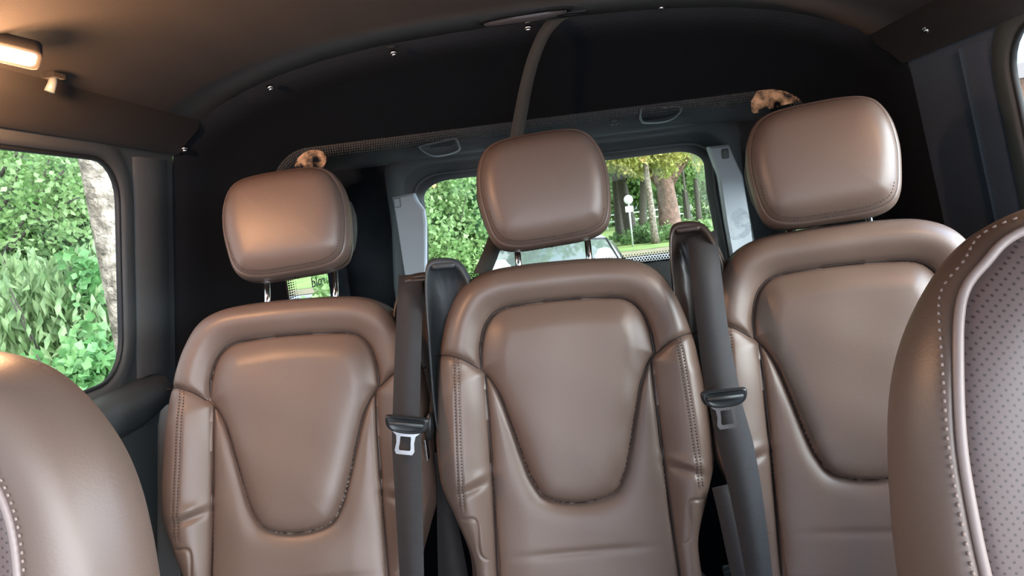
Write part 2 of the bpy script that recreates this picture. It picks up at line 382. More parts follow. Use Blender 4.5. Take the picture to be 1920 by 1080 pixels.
HR_OUT=[(0,-.101),(.06,-.100),(.094,-.091),(.110,-.070),(.118,-.03),(.121,.01),(.116,.052),(.100,.086),(.076,.102),(.04,.1075),(0,.1085)]
def make_headrest(parent,rec,c,roll=0,tilt=0):
    """headrest centre c in (u,w,n) of the backrest frame"""
    tf=frame(rec); 
    G,bd=coons(HR_OUT,2,8,120,96); I,J=G.shape[:2]; P=G.reshape(-1,2)

    seam=np.array(HR_OUT)*np.array([.92,.93]); sl=catmull(list(map(tuple,seam)),90); sl=np.vstack([sl,(sl*np.array([-1,1]))[::-1]])
    def hf(P,gr=True):
        P=np.asarray(P,float); dE=np.maximum(dist_poly(P,bd[::8])-.0003,0); dS=dist_poly(P,sl); ins=inside(P,sl)
        h=.050*dome(dE,.045,2.4)+.010*np.where(ins,1-np.exp(-dS/.02),0)-.006*(P[:,1]/.1)**2*smooth01(dE/.02)
        if gr: h=h-.0026*np.exp(-(dS/.0024)**2)-.0016*np.exp(-(dS/.007)**2)
        return h
    def T(u,w,n): 
        n=n+tilt*w; u,w=u*math.cos(roll)-w*math.sin(roll),u*math.sin(roll)+w*math.cos(roll)
        return tf(u+c[0],w+c[1],n+c[2])
    Fp=T(G[...,0],G[...,1],hf(P).reshape(I,J)); dE=dist_poly(P,bd[::20]); Bp=T(G[...,0],G[...,1],(-.058*dome(dE,.035,2.6)).reshape(I,J))
    V=np.vstack([Fp.reshape(-1,3),Bp.reshape(-1,3)]); F=[]
    for i in range(I-1):
        for j in range(J-1):
            a=i*J+j; F.append((a,a+J,a+J+1,a+1)); b=a+I*J; F.append((b,b+1,b+J+1,b+J))
    o=mesh('headrest',V.tolist(),F,M['leather'],parent)
    bm=bmesh.new(); bm.from_mesh(o.data); bmesh.ops.remove_doubles(bm,verts=bm.verts,dist=1e-5); bm.to_mesh(o.data); bm.free()
    st=MB(); low=[tuple(p) for p in sl]
    PP=T(sl[:,0],sl[:,1],hf(sl)-.0002); st.tube([tuple(p) for p in PP],.0009,6); st.build('seam_line',M['seam'],o,clean=False)
    # stitched row under the seam
    sb=MB(); lower=catmull([(p[0]*.95,p[1]*.95) for p in (seam*np.array([-1,1]))[[4,3,2,1]]]+[(p[0]*.95,p[1]*.95) for p in seam[:5]],60)
    stitch(sb,[tuple(p) for p in lower[::6]],hf,lambda u,w,n:T(u,w,n)); sb.build('stitching',M['thread'],o,clean=False)
    for sx in (-1,1):   # oval side plate
        d=[]; 
        for k in range(28):
            a=2*math.pi*k/28; d.append((math.sin(a)*.052-.012,-.030+math.cos(a)*.024))
        loops=[]
        for sc,off in ((1,.0),(.95,.0025),(.6,.0045),(.01,.005)):
            L=[]
            for (w_,n_) in d:
                w2=-.012+(w_+.012)*sc; n2=-.030+(n_+.030)*sc
                wid=float(np.interp(w2,[-.098,-.088,-.068,-.03,.01,.05,.082],[.06,.092,.108,.116,.121,.117,.102]))
                L.append(tuple(T(np.array(sx*(wid-.001+off)),np.array(w2),np.array(n2))))
            loops.append(L)
        V,Fq=rings(loops); tag(fixn(mesh('side_plate',V,Fq,M['trim'],o)),'smooth oval side plate')
    for sx in (-1,1):
        pu=c[0]*.3; a=tf(np.array(pu+sx*.066),np.array(c[1]-.07),np.array(-.024)); b=tf(np.array(pu+sx*.066),np.array(-.13),np.array(-.024))
        MB().tube([tuple(a),tuple(b)],.0062,14).build('post',M['chrome'],o)
        g=tf(np.array(pu+sx*.066),np.array(-.094),np.array(-.024)); g2=tf(np.array(pu+sx*.066),np.array(-.084),np.array(-.024))
        MB().tube([tuple(g),tuple(g2)],[.011,.009],16).build('post_collar',M['blackpl'],o)
    return o
def make_cushion(parent,wd=.235,y0=-.05,y1=-.52,z=-.735,m=None):
    o=[(0,0),(wd*.6,0),(wd*.92,.012),(wd,.05),(wd,.25),(wd,.42),(wd*.9,.462),(wd*.6,.475),(0,.478)]
    G,bd=coons(o,2,6,60,80); P=G.reshape(-1,2); dE=dist_poly(P,bd[::20]); I,J=G.shape[:2]
    au=np.abs(P[:,0]); h=.055*dome(dE,.05)+.018*smooth01((au-.13)/.06)-.006*np.exp(-((au-.135)/.006)**2)
    V=np.vstack([np.stack([P[:,0],y0-P[:,1],z+h],1),np.stack([P[:,0],y0-P[:,1],z-.07*dome(dE,.02)],1)]); F=[]
    for i in range(I-1):
        for j in range(J-1):
            a=i*J+j; F.append((a,a+1,a+J+1,a+J)); b=a+I*J; F.append((b,b+J,b+J+1,b+1))
    q=mesh('seat_cushion',V.tolist(),F,m or M['leather'],parent); bm=bmesh.new(); bm.from_mesh(q.data); bmesh.ops.remove_doubles(bm,verts=bm.verts,dist=1e-5); bm.to_mesh(q.data); bm.free()
    MB().box((0,y0-.24,z-.13),(wd*.85,.2,.07)).build('seat_base',M['blackpl'],parent,bevel=.01)
    for sx in (-1,1): MB().box((sx*wd*.6,y0-.24,(z-.19-1.25)/2),(.02,.19,(1.25+z-.19)/2)).build('seat_leg',M['blackpl'],parent,bevel=.006)
    return q
def belt_cowl(parent,rec,u0,w0,yaw=0,m=None,side=1):
    """plastic belt outlet on the shoulder of a seat"""
    tf=frame(rec); prof=[(-.058,0),(-.053,.035),(-.037,.078),(-.028,.094),(-.012,.102),(.018,.104),(.030,.100),(.037,.088),(.041,.05),(.042,0),(.043,-.12),(.040,-.26),(-.040,-.26),(-.054,-.12)]
    prof=[(x*side,z) for x,z in prof]
    n=np.array(prof); loops=[]
    for dn,sc in ((-.010,.80),(-.006,.97),(.01,1.0),(.048,.97),(.056,.92),(.057,.86)):
        L=[]
        for (x,z) in prof:
            zz=z*sc if z>0 else z
            L.append(tuple(tf(np.array(u0+x*sc),np.array(w0+zz),np.array(dn))))
        loops.append(L)
    # sunken mouth
    for dn,sc in ((.052,.80),(.004,.76)):
        L=[]
        for (x,z) in prof:
            zz=z*sc if z>0 else z
            L.append(tuple(tf(np.array(u0+x*sc),np.array(w0+zz),np.array(dn))))
        loops.append(L)
    V,F=rings(loops); k=len(V); F.append(tuple(range(len(prof)))); F.append(tuple(range(k-len(prof),k)))
    o=fixn(mesh('belt_outlet',V,F,m or M['brownpl'],parent)); md=o.modifiers.new('s','SUBSURF'); md.levels=1; md.render_levels=2
    lip=MB(); P=[tf(np.array(u0+x*.74),np.array(w0+.083),np.array(.050+.004*math.cos(x*30))) for x in np.linspace(-.026,.030,12)*side]
    lip.tube([tuple(p) for p in P],[.003]+[.0055]*10+[.003],10); lip.build('slot_lip',M['brownpl'] if m is None else m,o)
    return o

REC=R(13.3)
FLOOR=-1.25
def rear_seat(name,loc,rz,label,hr_c,cowls):
    t=thing(name,(loc[0],loc[1],loc[2]),label,'seat','rear bench of three leather seats',rz)
    return t
# seat poses: (x, y, z, yaw)
# x, y, z, turn, sideways lean, extra recline
SEATS=[(.006,1.385,-.009,R(2),R(1.6),R(-2)),(-.495,1.428,-.030,R(5),R(2.3),R(3.5)),(.508,1.335,.0,R(-14),R(-1.5),R(-.6))]
def seat_mat(i):
    x,y,z,rz,ry,dr=SEATS[i]; pv=Vector((0,0,-.39))
    return Matrix.Translation((0,0,-FLOOR+z))@Matrix.Translation(pv)@Matrix.Rotation(ry,4,'Y')@Matrix.Translation(-pv)@Matrix.Rotation(-dr,4,'X')
def put(o,i): o.matrix_basis=seat_mat(i)
LBL=['brown leather middle rear seat in front of the tailgate window, headrest slightly raised',
     'brown leather rear seat beside the tree-side window, headrest raised high on chrome posts',
     'brown leather rear seat on the bright side, headrest pushed almost down']
HRC=[(-.012,.042,.020),(-.010,.056,.026),(-.010,.013,.046)]
proto_kids=None; seat_objs=[]
def copy_tree(o,parent):
    c=o.copy(); col.objects.link(c); c.parent=parent
    for ch in o.children: copy_tree(ch,c)
    return c
for i,(x,y,z,rz,_ry,_dr) in enumerate(SEATS):
    t=thing('rear_seat',(x,y,FLOOR),LBL[i],'seat','leather seats of the rear row',rz)
    if i==0:
        HF,TF=make_rear_backrest(t,REC); make_cushion(t)
        proto_kids=list(t.children)
        for k in proto_kids: put(k,0)
    else:
        for k in proto_kids:
            c=copy_tree(k,t); put(c,i)
    h=make_headrest(t,REC,HRC[i],roll=R((4.5,5,1.5)[i])); put(h,i)
    seat_objs.append(t)
def add_cowl(i,u0,w0,m,side):
    o=belt_cowl(seat_objs[i],REC,u0,w0,m=m,side=side); put(o,i); return o
add_cowl(1,.232,-.160,M['brownpl'],1)
add_cowl(0,-.200,-.165,M['greypl'],-1)
add_cowl(2,-.238,-.150,M['brownpl'],-1)

# ------------------------------------------------------------------ near seats of the middle row
def near_seat(x,y,z,rz,sgn,pip,label,wd=.24):
    """sgn: +1 if its visible inner side is on +u"""
    t=thing('middle_row_seat',(x,y,FLOOR),label,'seat','leather seats of the middle row',rz)
    rec=R(12); tf=frame(rec)
    o=[(0,-.62),(.12,-.62),(.18,-.61),(wd-.02,-.57),(wd,-.45),(wd+.003,-.32),(wd+.001,-.22),(wd-.012,-.13),(wd-.04,-.068),(wd-.085,-.020),(wd-.15,.002),(.04,.008),(0,.008)]
    G,bd=coons(o,2,9,170,220); P=G.reshape(-1,2); I,J=G.shape[:2]
    pl=[(0,-pip*.55),(wd-pip-.08,-pip*.6),(wd-pip-.035,-pip*.6-.025),(wd-pip-.012,-pip*.6-.06),(wd-pip+.003,-.15),(wd-pip+.006,-.22),(wd-pip+.002,-.32),(wd-pip-.004,-.60)]
    c=catmull(pl,120); loop=np.vstack([c,(c*np.array([-1,1]))[::-1]])
    def hf(P,gr=True):
        P=np.asarray(P,float); dE=np.maximum(dist_poly(P,bd[::6])-.0004,0); dS=dist_poly(P,loop); ins=inside(P,loop)
        h=.058*dome(dE,.062,2.1)+smooth01(dE/.02)*np.where(ins,-.004*(1-np.exp(-dS/.02)),.010*(1-np.exp(-dS/.015)))
        if gr: h=h-.004*np.exp(-(dS/.004)**2)
        return h
    H=hf(P).reshape(I,J); G3=tf(G[...,0],G[...,1],H)
    C=((G[:-1,:-1]+G[1:,1:])/2).reshape(-1,2); reg=np.where(inside(C,loop),2,1)
    r=split_mesh(G3,reg.reshape(I-1,J-1),{1:('outer_bolster',M['leather']),2:('perforated_panel',M['perf'])},t)
    dE=np.maximum(dist_poly(P,bd[::6])-.0004,0); b=bridge_back(G,tf,None,(-.05*dome(dE,.05)).reshape(I,J),t,M['leather'],'back_cover')
    bm=bmesh.new(); bm.from_mesh(r[1].data); bm.from_mesh(b.data); bmesh.ops.remove_doubles(bm,verts=bm.verts,dist=.0004); bm.to_mesh(r[1].data); bm.free(); bpy.data.objects.remove(b)
    r[1].data.polygons.foreach_set('use_smooth',[True]*len(r[1].data.polygons))
    PP=tf(loop[:,0],loop[:,1],hf(loop)+.003); MB().tube([tuple(p) for p in PP],.0036,10).build('piping',M['piping'],t,clean=False)
    st=MB(); l2=[(p[0]+.0085,p[1]+ (.0085 if k<2 else .003)) for k,p in enumerate(pl)]
    stitch(st,[(-a,b_) for a,b_ in l2[::-1]]+[(a,b_) for a,b_ in l2[1:]],hf,tf,.0062,.0045,.0011,.0012)
    st.build('stitching',M['threadlt'],t,clean=False)
    make_cushion(t,.24,-.06,-.5,-.52)
    for k in t.children:
        k.location=(0,0,-FLOOR+z)
    return t
near_seat(-.592,.60,-.056,R(3),1,.076,'near leather seat at the tree side, cut off by the frame, top lit orange')
near_seat(.474,.575,-.036,R(-2),-1,.036,'near leather seat cut off at the bright side, its piped edge running down')

# ------------------------------------------------------------------ seat belts
def ribbon(P,wdt,nrm,th=.0014):
    """P points, wdt list of width vectors"""
    P=[Vector(p) for p in P]; loops=[]; 
    for p,wv in zip(P,wdt):
        wv=Vector(wv); n=Vector(nrm); loops.append([p-wv/2-n*th/2,p+wv/2-n*th/2,p+wv/2+n*th/2,p-wv/2+n*th/2])
    V,F=rings(loops); k=len(V); F+= [(3,2,1,0),(k-4,k-3,k-2,k-1)]
    return V,F
def belt_from(L,Y):
    """edges in the photo (left, right) at given depth -> centre and width"""
    C=[];W=[]
    for (xl,yl,xr,yr),y in zip(L,Y):
        a=at(xl,yl,y); b=at(xr,yr,y); C.append((a+b)/2); W.append(b-a)
    n=max(24,len(C)*8); c=catmull(C,n); w_=catmull(W,n); return c,w_
def tongue(parent,c,wv,down,n,sc=1.0,edge=False):
    c=Vector(c); X=Vector(wv).normalized(); Z=-Vector(down).normalized(); Yv=X.cross(Z).normalized()
    Z=Yv.cross(X).normalized()*-1 if Yv.cross(X).normalized().dot(Z)<0 else Yv.cross(X).normalized()
    if Yv.dot(Vector(n))<0: Yv=-Yv
    def T(x,y,z): return c+X*x*sc+Yv*y*sc+Z*z*sc
    prof=[(-.040,.010),(-.038,.016),(-.030,.0165),(.030,.0165),(.038,.016),(.040,.010),(.037,-.006),(.024,-.013),(.0,-.0155),(-.024,-.013),(-.037,-.006)]
    loops=[]
    for y,s in ((-.006,.85),(-.0045,1),(.006,1),(.009,.9),(.0095,.78),(.006,.62)):
        loops.append([T(x*s,y,z*s+(0 if s>.8 else .001)) for x,z in prof])
    V,F=rings(loops); k=len(V); F+= [tuple(range(11)),tuple(range(k-11,k))]
    g=fixn(mesh('tongue_grip',V,F,M['blackpl'],parent)); md=g.modifiers.new('s','SUBSURF'); md.levels=1; md.render_levels=2
    MB().tube([T(-.030,.011,.004),T(.030,.011,.004)],.003,8).build('belt_slot_bar',M['greypl'],parent)
    # slotted steel blade
    out=[(-.026,-.010),(-.017,-.018),(-.0155,-.030),(-.0175,-.044),(-.014,-.050),(.014,-.050),(.0175,-.044),(.0155,-.030),(.017,-.018),(.026,-.010)]
    inn=[(-.0090,-.019),(-.0095,-.022),(-.0095,-.030),(-.0105,-.040),(-.009,-.043),(.009,-.043),(.0105,-.040),(.0095,-.030),(.0095,-.022),(.0090,-.019)]
    loops=[[T(x,.002+a-z*.12,z) for x,z in q] for a,q in ((0,out),(.002,out),(.002,inn),(0,inn),(0,out))]
    V,F=rings(loops); fixn(mesh('tongue_blade',V,F,M['metal'],parent,smooth=False))
# left belt (serves the seat at the tree side)
def make_belt(label,upL,upY,loL,loY,tong,nrm=(0,-1,.2)):
    c0,w0=belt_from(upL,upY); t=thing('seat_belt',tuple(c0[0]),label,'seat belt','seat belts of the rear row')
    off=-Vector(c0[0])
    V,F=ribbon(c0,w0,nrm); o=fixn(mesh('webbing',V,F,M['webbing'],t)); o.location=off
    if loL:
        c1,w1=belt_from(loL,loY); V,F=ribbon(c1,w1,nrm); o=fixn(mesh('webbing',V,F,M['webbing'],t)); o.location=off
    if tong:
        (x,y,Y,xr,yr)=tong; a=at(x,y,Y); b=at(xr,yr,Y); k0=set(t.children)
        cc=(a+b)/2; d=at((x+xr)/2+ (yr-y)*-.0+4,(y+yr)/2+60,Y)-cc
        tongue(t,cc,b-a,d,nrm,sc=np.linalg.norm(b-a)/.08)
        for k in t.children:
            if k.name.split('.')[0]!='webbing': k.location=off
    return t
make_belt('dark seat belt hanging between the tree-side and middle rear seats, its tongue face on',
  [(748,516,792,514),(745,560,792,558),(741,650,790,650),(738,720,788,721),(736,790,787,792)],[1.398,1.322,1.255,1.215,1.185],
  [(735,800,788,800),(736,860,791,860),(742,960,793,960),(750,1090,795,1090)],[1.183,1.165,1.145,1.13],(721,793,1.165,806,801))
make_belt('dark seat belt running down beside the bright-side rear seat, tongue with open slot',
  [(1289,446,1344,431),(1296,520,1352,512),(1304,590,1361,583),(1313,660,1371,656),(1324,745,1388,738)],[1.345,1.250,1.205,1.175,1.145],
  [(1330,760,1390,752),(1348,840,1412,832),(1362,910,1428,903),(1382,1000,1440,995),(1402,1100,1450,1096)],[1.143,1.12,1.105,1.095,1.09],(1313,752,1.123,1402,742))
# middle belt: comes from the roof, passes behind the headrest, lies edge-on
def strap():
    L=[(1066,22,1.60),(1045,34,1.60),(1022,60,1.605),(1002,105,1.61),(988,155,1.61),(978,205,1.60),(969,255,1.585),(958,330,1.56),(940,410,1.52),(922,470,1.48),(903,515,1.44)]
    C=[at(x,y,Y) for x,y,Y in L]; c=catmull(C,80); w_=[]
    for k,p in enumerate(c):
        s=k/79.; t=Vector(c[min(k+1,79)]-c[max(k-1,0)]).normalized(); n=Vector((0,1,0)); x=t.cross(n).normalized()
        if x.x<0: x=-x
        tw=R(70)*math.sin(min(s*1.0,1)*math.pi*.55)*.55
        w_.append((x*math.cos(tw)+n*math.sin(tw))*(.022+.018*s))
    t=thing('roof_seat_belt',tuple(c[0]),'thin grey webbing belt hanging from the roof slot down behind the middle headrest','seat belt')
    V,F=ribbon(c,w_,(0,-1,0),.002); o=fixn(mesh('webbing',V,F,M['strap'],t)); o.location=-Vector(c[0])
strap()
tb=make_belt('broad dark lap belt lying behind the slotted-tongue belt, low in the seat gap',
  [(1335,915,1378,905),(1345,960,1392,950),(1358,1020,1408,1012),(1375,1095,1425,1090)],[1.20,1.195,1.19,1.185],None,None,None)
t=make_belt('narrow dark belt seen edge-on between the middle seat and its neighbour belt',
  [(822,560,850,556),(812,640,842,636),(806,730,826,728),(803,790,812,790)],[1.36,1.345,1.315,1.285],
  [(814,850,826,845),(815,900,845,890),(816,980,860,970),(822,1095,880,1090)],[1.27,1.28,1.29,1.29],None)
off=-Vector(t.location)
c=at(806,800,1.272); g=MB(); g.ball((0,0,0),(.009,.012,.026)); g=g.build('tongue_grip',M['blackpl'],t); g.location=Vector(c)+off; g.rotation_euler=(0,R(8),0)
a=at(801,822,1.268); b=at(799,860,1.266); q=MB().box((0,0,0),(.0022,.012,.019)).build('tongue_blade',M['metal'],t,bevel=.001); q.location=Vector((a+b)/2)+off

# ------------------------------------------------------------------ van body
def ceil_z(x): return float(np.interp(abs(x),[0,.15,.3,.42,.52,.62,.70,.745,.775],[.394,.391,.384,.371,.352,.322,.285,.25,.215]))
def wall_x(z): return .81-.15*z if z>-.3 else .855
def wall(side,name,y0,y1,holes,m,zt=.222,label=None):
    """side wall as strips between rounded window openings; holes: (ya,yb,za,zb,r)"""
    s=side; ys=[y0]; objs=[]; V=[];F=[]
    # split into cells, one hole per cell
    cuts=[y0]+[ (holes[i][1]+holes[i+1][0])/2 for i in range(len(holes)-1)]+[y1]
    mb=MB()
    for i,h in enumerate(holes):
        a,b=cuts[i],cuts[i+1]; cy,cz=(h[0]+h[1])/2,(h[2]+h[3])/2
        inn=rrect(cy,cz,(h[1]-h[0])/2,(h[3]-h[2])/2,h[4],160)
        zb=FLOOR; out=[]
        for p in inn:
            d=p-np.array([cy,cz]); k=1e9
            if d[0]>1e-9: k=min(k,(b-cy)/d[0])
            if d[0]<-1e-9: k=min(k,(a-cy)/d[0])
            if d[1]>1e-9: k=min(k,(zt-cz)/d[1])
            if d[1]<-1e-9: k=min(k,(zb-cz)/d[1])
            out.append(np.array([cy,cz])+d*k)
        for cor in ((a,zt),(b,zt),(a,zb),(b,zb)):
            j=min(range(160),key=lambda q:abs(out[q][0]-cor[0])+abs(out[q][1]-cor[1])); out[j]=np.array(cor)
        out=np.array(out); mid=[]
        loops=[]
        for kk in np.linspace(0,1,9):
            L=out*(1-kk)+inn*kk; loops.append([(s*wall_x(z),y,z) for y,z in L])
        V,F=rings(loops); mb.add(V,F)
    o=mb.build(name,m); tag(o,kind='structure'); return o
def side_window(side,n,h,label,seal=True,trimw=.05):
    """raised surround, rubber and pane for one opening"""
    s=side; ya,yb,za,zb,r=h; cy,cz=(ya+yb)/2,(za+zb)/2; hx,hz=(yb-ya)/2,(zb-za)/2
    def L(g,dx): return [(s*(wall_x(z)+dx),y,z) for y,z in rrect(cy,cz,hx+g,hz+g,max(r+g,.01),160)]
    V,F=rings([L(trimw,.0),L(trimw-.008,-.006),L(.012,-.008),L(.003,-.005),L(.001,.008)])
    surround=fixn(mesh('window_surround',V,F,M['trim'])); 
    V,F=rings([L(.003,-.001),L(-.001,-.004),L(-.005,-.001),L(-.004,.006)]); seal=fixn(mesh('window_seal',V,F,M['rubber']))
    loopA=L(-.003,.003); loopB=L(-.003,.007); V=loopA+loopB; N=160; F=[tuple(range(N)),tuple(range(N,2*N))]+[(k,(k+1)%N,N+(k+1)%N,N+k) for k in range(N)]
    pane=fixn(mesh('window_%d'%n,V,F,M['glass'],smooth=False)); tag(pane,kind='structure')
    surround.parent=pane; seal.parent=pane
    return pane
LH=[(-.40,.14,-.24,.19,.07),(.22,1.39,-.222,.19,.075)]
RH=[(-.40,.14,-.24,.205,.07),(.22,1.285,-.222,.205,.075)]
wall(-1,'wall_left',-.48,1.60,LH,M['trim']); wall(1,'wall_right',-.48,1.40,RH,M['haze_wall'])
V,F=rings([[(wall_x(z),y,z) for z in np.linspace(FLOOR,.24,24)] for y in (1.40,1.50,1.63)],closed=False); tag(mesh('wall_right_rear',V,F,M['haze_wall']),kind='structure')
side_window(-1,1,LH[1],''); side_window(-1,2,LH[0],''); side_window(1,3,RH[1],''); side_window(1,4,RH[0],'')
# sill shelf under the side windows
for s,hn,nm in ((-1,LH[1],1),(1,RH[1],2)):
    P=[(.84,-.235),(.80,-.245),(.79,-.26),(.795,-.30),(.84,-.33)]; loops=[[(s*x,y,z) for x,z in P] for y in (-.48,1.30,1.42,1.50)]
    loops[-1]=[(s*(x+.02),1.50,z) for x,z in P]
    V,F=rings(loops,closed=False); tag(fixn(mesh('trim_%d'%nm,V,F,M['greypl'])),kind='structure')
# pillar cover between window and felt
for s,y0,nm,wp in ((-1,1.44,3,.13),(1,1.335,4,.075)):
    loops=[]
    for y,d in ((y0,.0),(y0+.006,-.008),(y0+wp*.5,-.012),(y0+wp*.9,-.010),(y0+wp,.0)):
        loops.append([(s*(wall_x(z)+d),y,z) for z in np.linspace(-.235,.20,12)])
    V,F=rings(loops,closed=False); tag(fixn(mesh('trim_%d'%nm,V,F,M['trim' if s<0 else 'haze_wall'])),kind='structure')
# ceiling
xs=np.linspace(-.79,.79,61); loops=[[(x,y,ceil_z(x)) for x in xs] for y in np.linspace(-.48,1.63,12)]
V,F=rings(loops,closed=False); o=mesh('ceiling',V,F,M['liner']); md=o.modifiers.new('s','SOLIDIFY'); md.thickness=.03; md.offset=1; tag(o,kind='structure')
# cantrail ridge from the lamp down to the felt on both sides
for s,nm in ((-1,5),(1,6)):
    loops=[]
    for y in np.linspace(.2,1.60,15):
        loops.append([(s*x,y,ceil_z(x)+dz) for x,dz in ((.775,.0),(.765,-.012),(.74,-.014),(.715,-.013),(.705,.0))])
    V,F=rings(loops,closed=False); tag(fixn(mesh('trim_%d'%nm,V,F,M['liner'])),kind='structure')
# floor
MB().box((0,.8,FLOOR-.02),(.86,1.98,.02)).build('floor',M['floor'],smooth=False)['kind']='structure'
# felt bulkhead: from the body section at y 1.6 to the glazed opening at 1.74
PY=1.735; PG=dict(cx=.003,cz=-.165,hx=.628,hz=.378,r=.10)
inn=rrect(PG['cx'],PG['cz'],PG['hx'],PG['hz'],PG['r'],240)
sec=[(x,ceil_z(x)) for x in np.linspace(-.775,.775,81)]
sec=[(-wall_x(z),z) for z in np.linspace(FLOOR,.215,50)][:-1]+sec+[(wall_x(z),z) for z in np.linspace(.215,FLOOR,50)][1:]+[(x,FLOOR) for x in np.linspace(.855,-.855,30)][1:-1]
sec=np.array(sec+[sec[0]])
def cast(p):
    c=np.array([PG['cx'],PG['cz']]); d=p-c; best=None
    for a,b in zip(sec[:-1],sec[1:]):
        e=b-a; den=d[0]*e[1]-d[1]*e[0]
        if abs(den)<1e-12: continue
        q=a-c; t=(q[0]*e[1]-q[1]*e[0])/den; u=(q[0]*d[1]-q[1]*d[0])/den
        if t>0 and -1e-6<=u<=1+1e-6 and (best is None or t<best): best=t
    return c+d*best
outl=np.array([cast(p) for p in inn]); loops=[[(x,1.597,z) for x,z in outl]]
for k,y in ((.03,1.64),(.10,1.685),(.22,1.715),(.45,PY-.004),(.75,PY),(1,PY)):
    L=outl*(1-k)+inn*k; loops.append([(x,y,z) for x,z in L])
loops.append([(x,PY+.02,z) for x,z in inn])
V,F=rings(loops); o=fixn(mesh('wall_rear',V,F,M['felt'])); tag(o,kind='structure')
# partition pane with dotted edge, painted orange lamp reflections and a hand smear
pl=[tuple((x,PY+.006,z)) for x,z in inn]; N=len(pl); V=pl+[(x,PY+.010,z) for x,_,z in pl]
F=[tuple(range(N)),tuple(range(N,2*N))]+[(k,(k+1)%N,N+(k+1)%N,N+k) for k in range(N)]
pane=fixn(mesh('window_5',V,F,M['pglass'],smooth=False)); tag(pane,kind='structure')
def dots(mb,loopfn,rows,y,sz,pitch,keep=lambda x,z:True,flat='xz'):
    for r_,(g,s) in enumerate(rows):
        L=loopfn(g); n=len(L)
        for k in range(n):
            x,z=L[k]
            if r_%2: x2,z2=L[(k+1)%n]; x,z=(x+x2)/2,(z+z2)/2
            if not keep(x,z): continue
            mb.add([(x+s*math.cos(a),y,z+s*math.sin(a)) for a in np.linspace(0,2*math.pi,7)[:-1]],[tuple(range(6))])
mb=MB(); per=4*(PG['hx']+PG['hz'])
dots(mb,lambda g:rrect(PG['cx'],PG['cz'],PG['hx']-g,PG['hz']-g,PG['r']-g*.8,int(per/.0062)),[(.003,.0030),(.0085,.0027),(.014,.0023),(.0195,.0018),(.025,.0012)],PY+.0052,0,0,lambda x,z:z>-.25)
o=mb.build('frit_dots',M['rubber'],pane,smooth=False,clean=False); tag(o,'black dotted border on the glass',kind='stuff')
def blob(name,px,m,Y=PY+.0045,parent=pane,jit=.0):
    P=[at(x,y,Y) for x,y in px]; P=catmull([(p[0],p[2]) for p in P]+[(P[0][0],P[0][2])],60)[:-1]; c=P.mean(0)
    loops=[[(x,Y,z) for x,z in c+(P-c)*k] for k in (1,.6,.25,.02)]; V,F=rings(loops); o=mesh(name,V,F,m,parent); return o
tag(blob('glass_reflection_smear',[(1408,190),(1430,160),(1475,143),(1512,158),(1528,186),(1490,192),(1440,205),(1412,212)],M['smudge']),'peach coloured painted lamp reflection at the top corner')
tag(blob('glass_reflection_smear',[(552,312),(560,295),(580,282),(604,284),(612,300),(600,318),(570,322)],M['smudge']),'pale painted lamp reflection at the tree-side corner')
tag(blob('glass_reflection_smear',[(1364,440),(1368,408),(1385,390),(1402,400),(1408,430),(1395,446),(1375,450)],M['smudge2']),'greyish hand smear above the belt outlet')

# ---- luggage bay behind the bulkhead
BX0,BX1=-.80,.83; RY=2.74
QL=(1.98,2.68,-.36,.045,.06)
def bay_wall(s,hole,name,n,m):
    X=(lambda z:-.745) if s<0 else (lambda z:.83)
    cy,cz=(hole[0]+hole[1])/2,(hole[2]+hole[3])/2; inn=rrect(cy,cz,(hole[1]-hole[0])/2,(hole[3]-hole[2])/2,hole[4],120); out=[]
    a,b,zt,zb=PY+.03,RY+.02,.42,FLOOR
    for p in inn:
        d=p-np.array([cy,cz]); k=1e9
        if d[0]>1e-9: k=min(k,(b-cy)/d[0])
        if d[0]<-1e-9: k=min(k,(a-cy)/d[0])
        if d[1]>1e-9: k=min(k,(zt-cz)/d[1])
        if d[1]<-1e-9: k=min(k,(zb-cz)/d[1])
        out.append(np.array([cy,cz])+d*k)
    for cor in ((a,zt),(b,zt),(a,zb),(b,zb)):
        j=min(range(120),key=lambda q:abs(out[q][0]-cor[0])+abs(out[q][1]-cor[1])); out[j]=np.array(cor)
    x=X(0); V,F=rings([[(x,y,z) for y,z in out],[(x,y,z) for y,z in inn],[(x+s*.03,y,z) for y,z in inn]])
    tag(fixn(mesh(name,V,F,m,smooth=False)),kind='structure')
    V=[(x+s*.020,y,z) for y,z in inn]+[(x+s*.024,y,z) for y,z in inn]; N=120
    F=[tuple(range(N)),tuple(range(N,2*N))]+[(k,(k+1)%N,N+(k+1)%N,N+k) for k in range(N)]
    g=fixn(mesh('window_%d'%n,V,F,M['glass'],smooth=False)); tag(g,kind='structure'); return g
qg=bay_wall(-1,QL,'wall_bay_left',6,M['felt']); bay_wall(1,(1.95,2.62,-.30,.03,.06),'wall_bay_right',7,M['felt'])
# ceiling of the bay
V,F=rings([[(x,y,.40-.08*abs(x/.8)**3) for x in np.linspace(-.82,.85,30)] for y in (PY+.0,RY+.05)],closed=False)
tag(mesh('ceiling_bay',V,F,M['headertrim']),kind='structure')
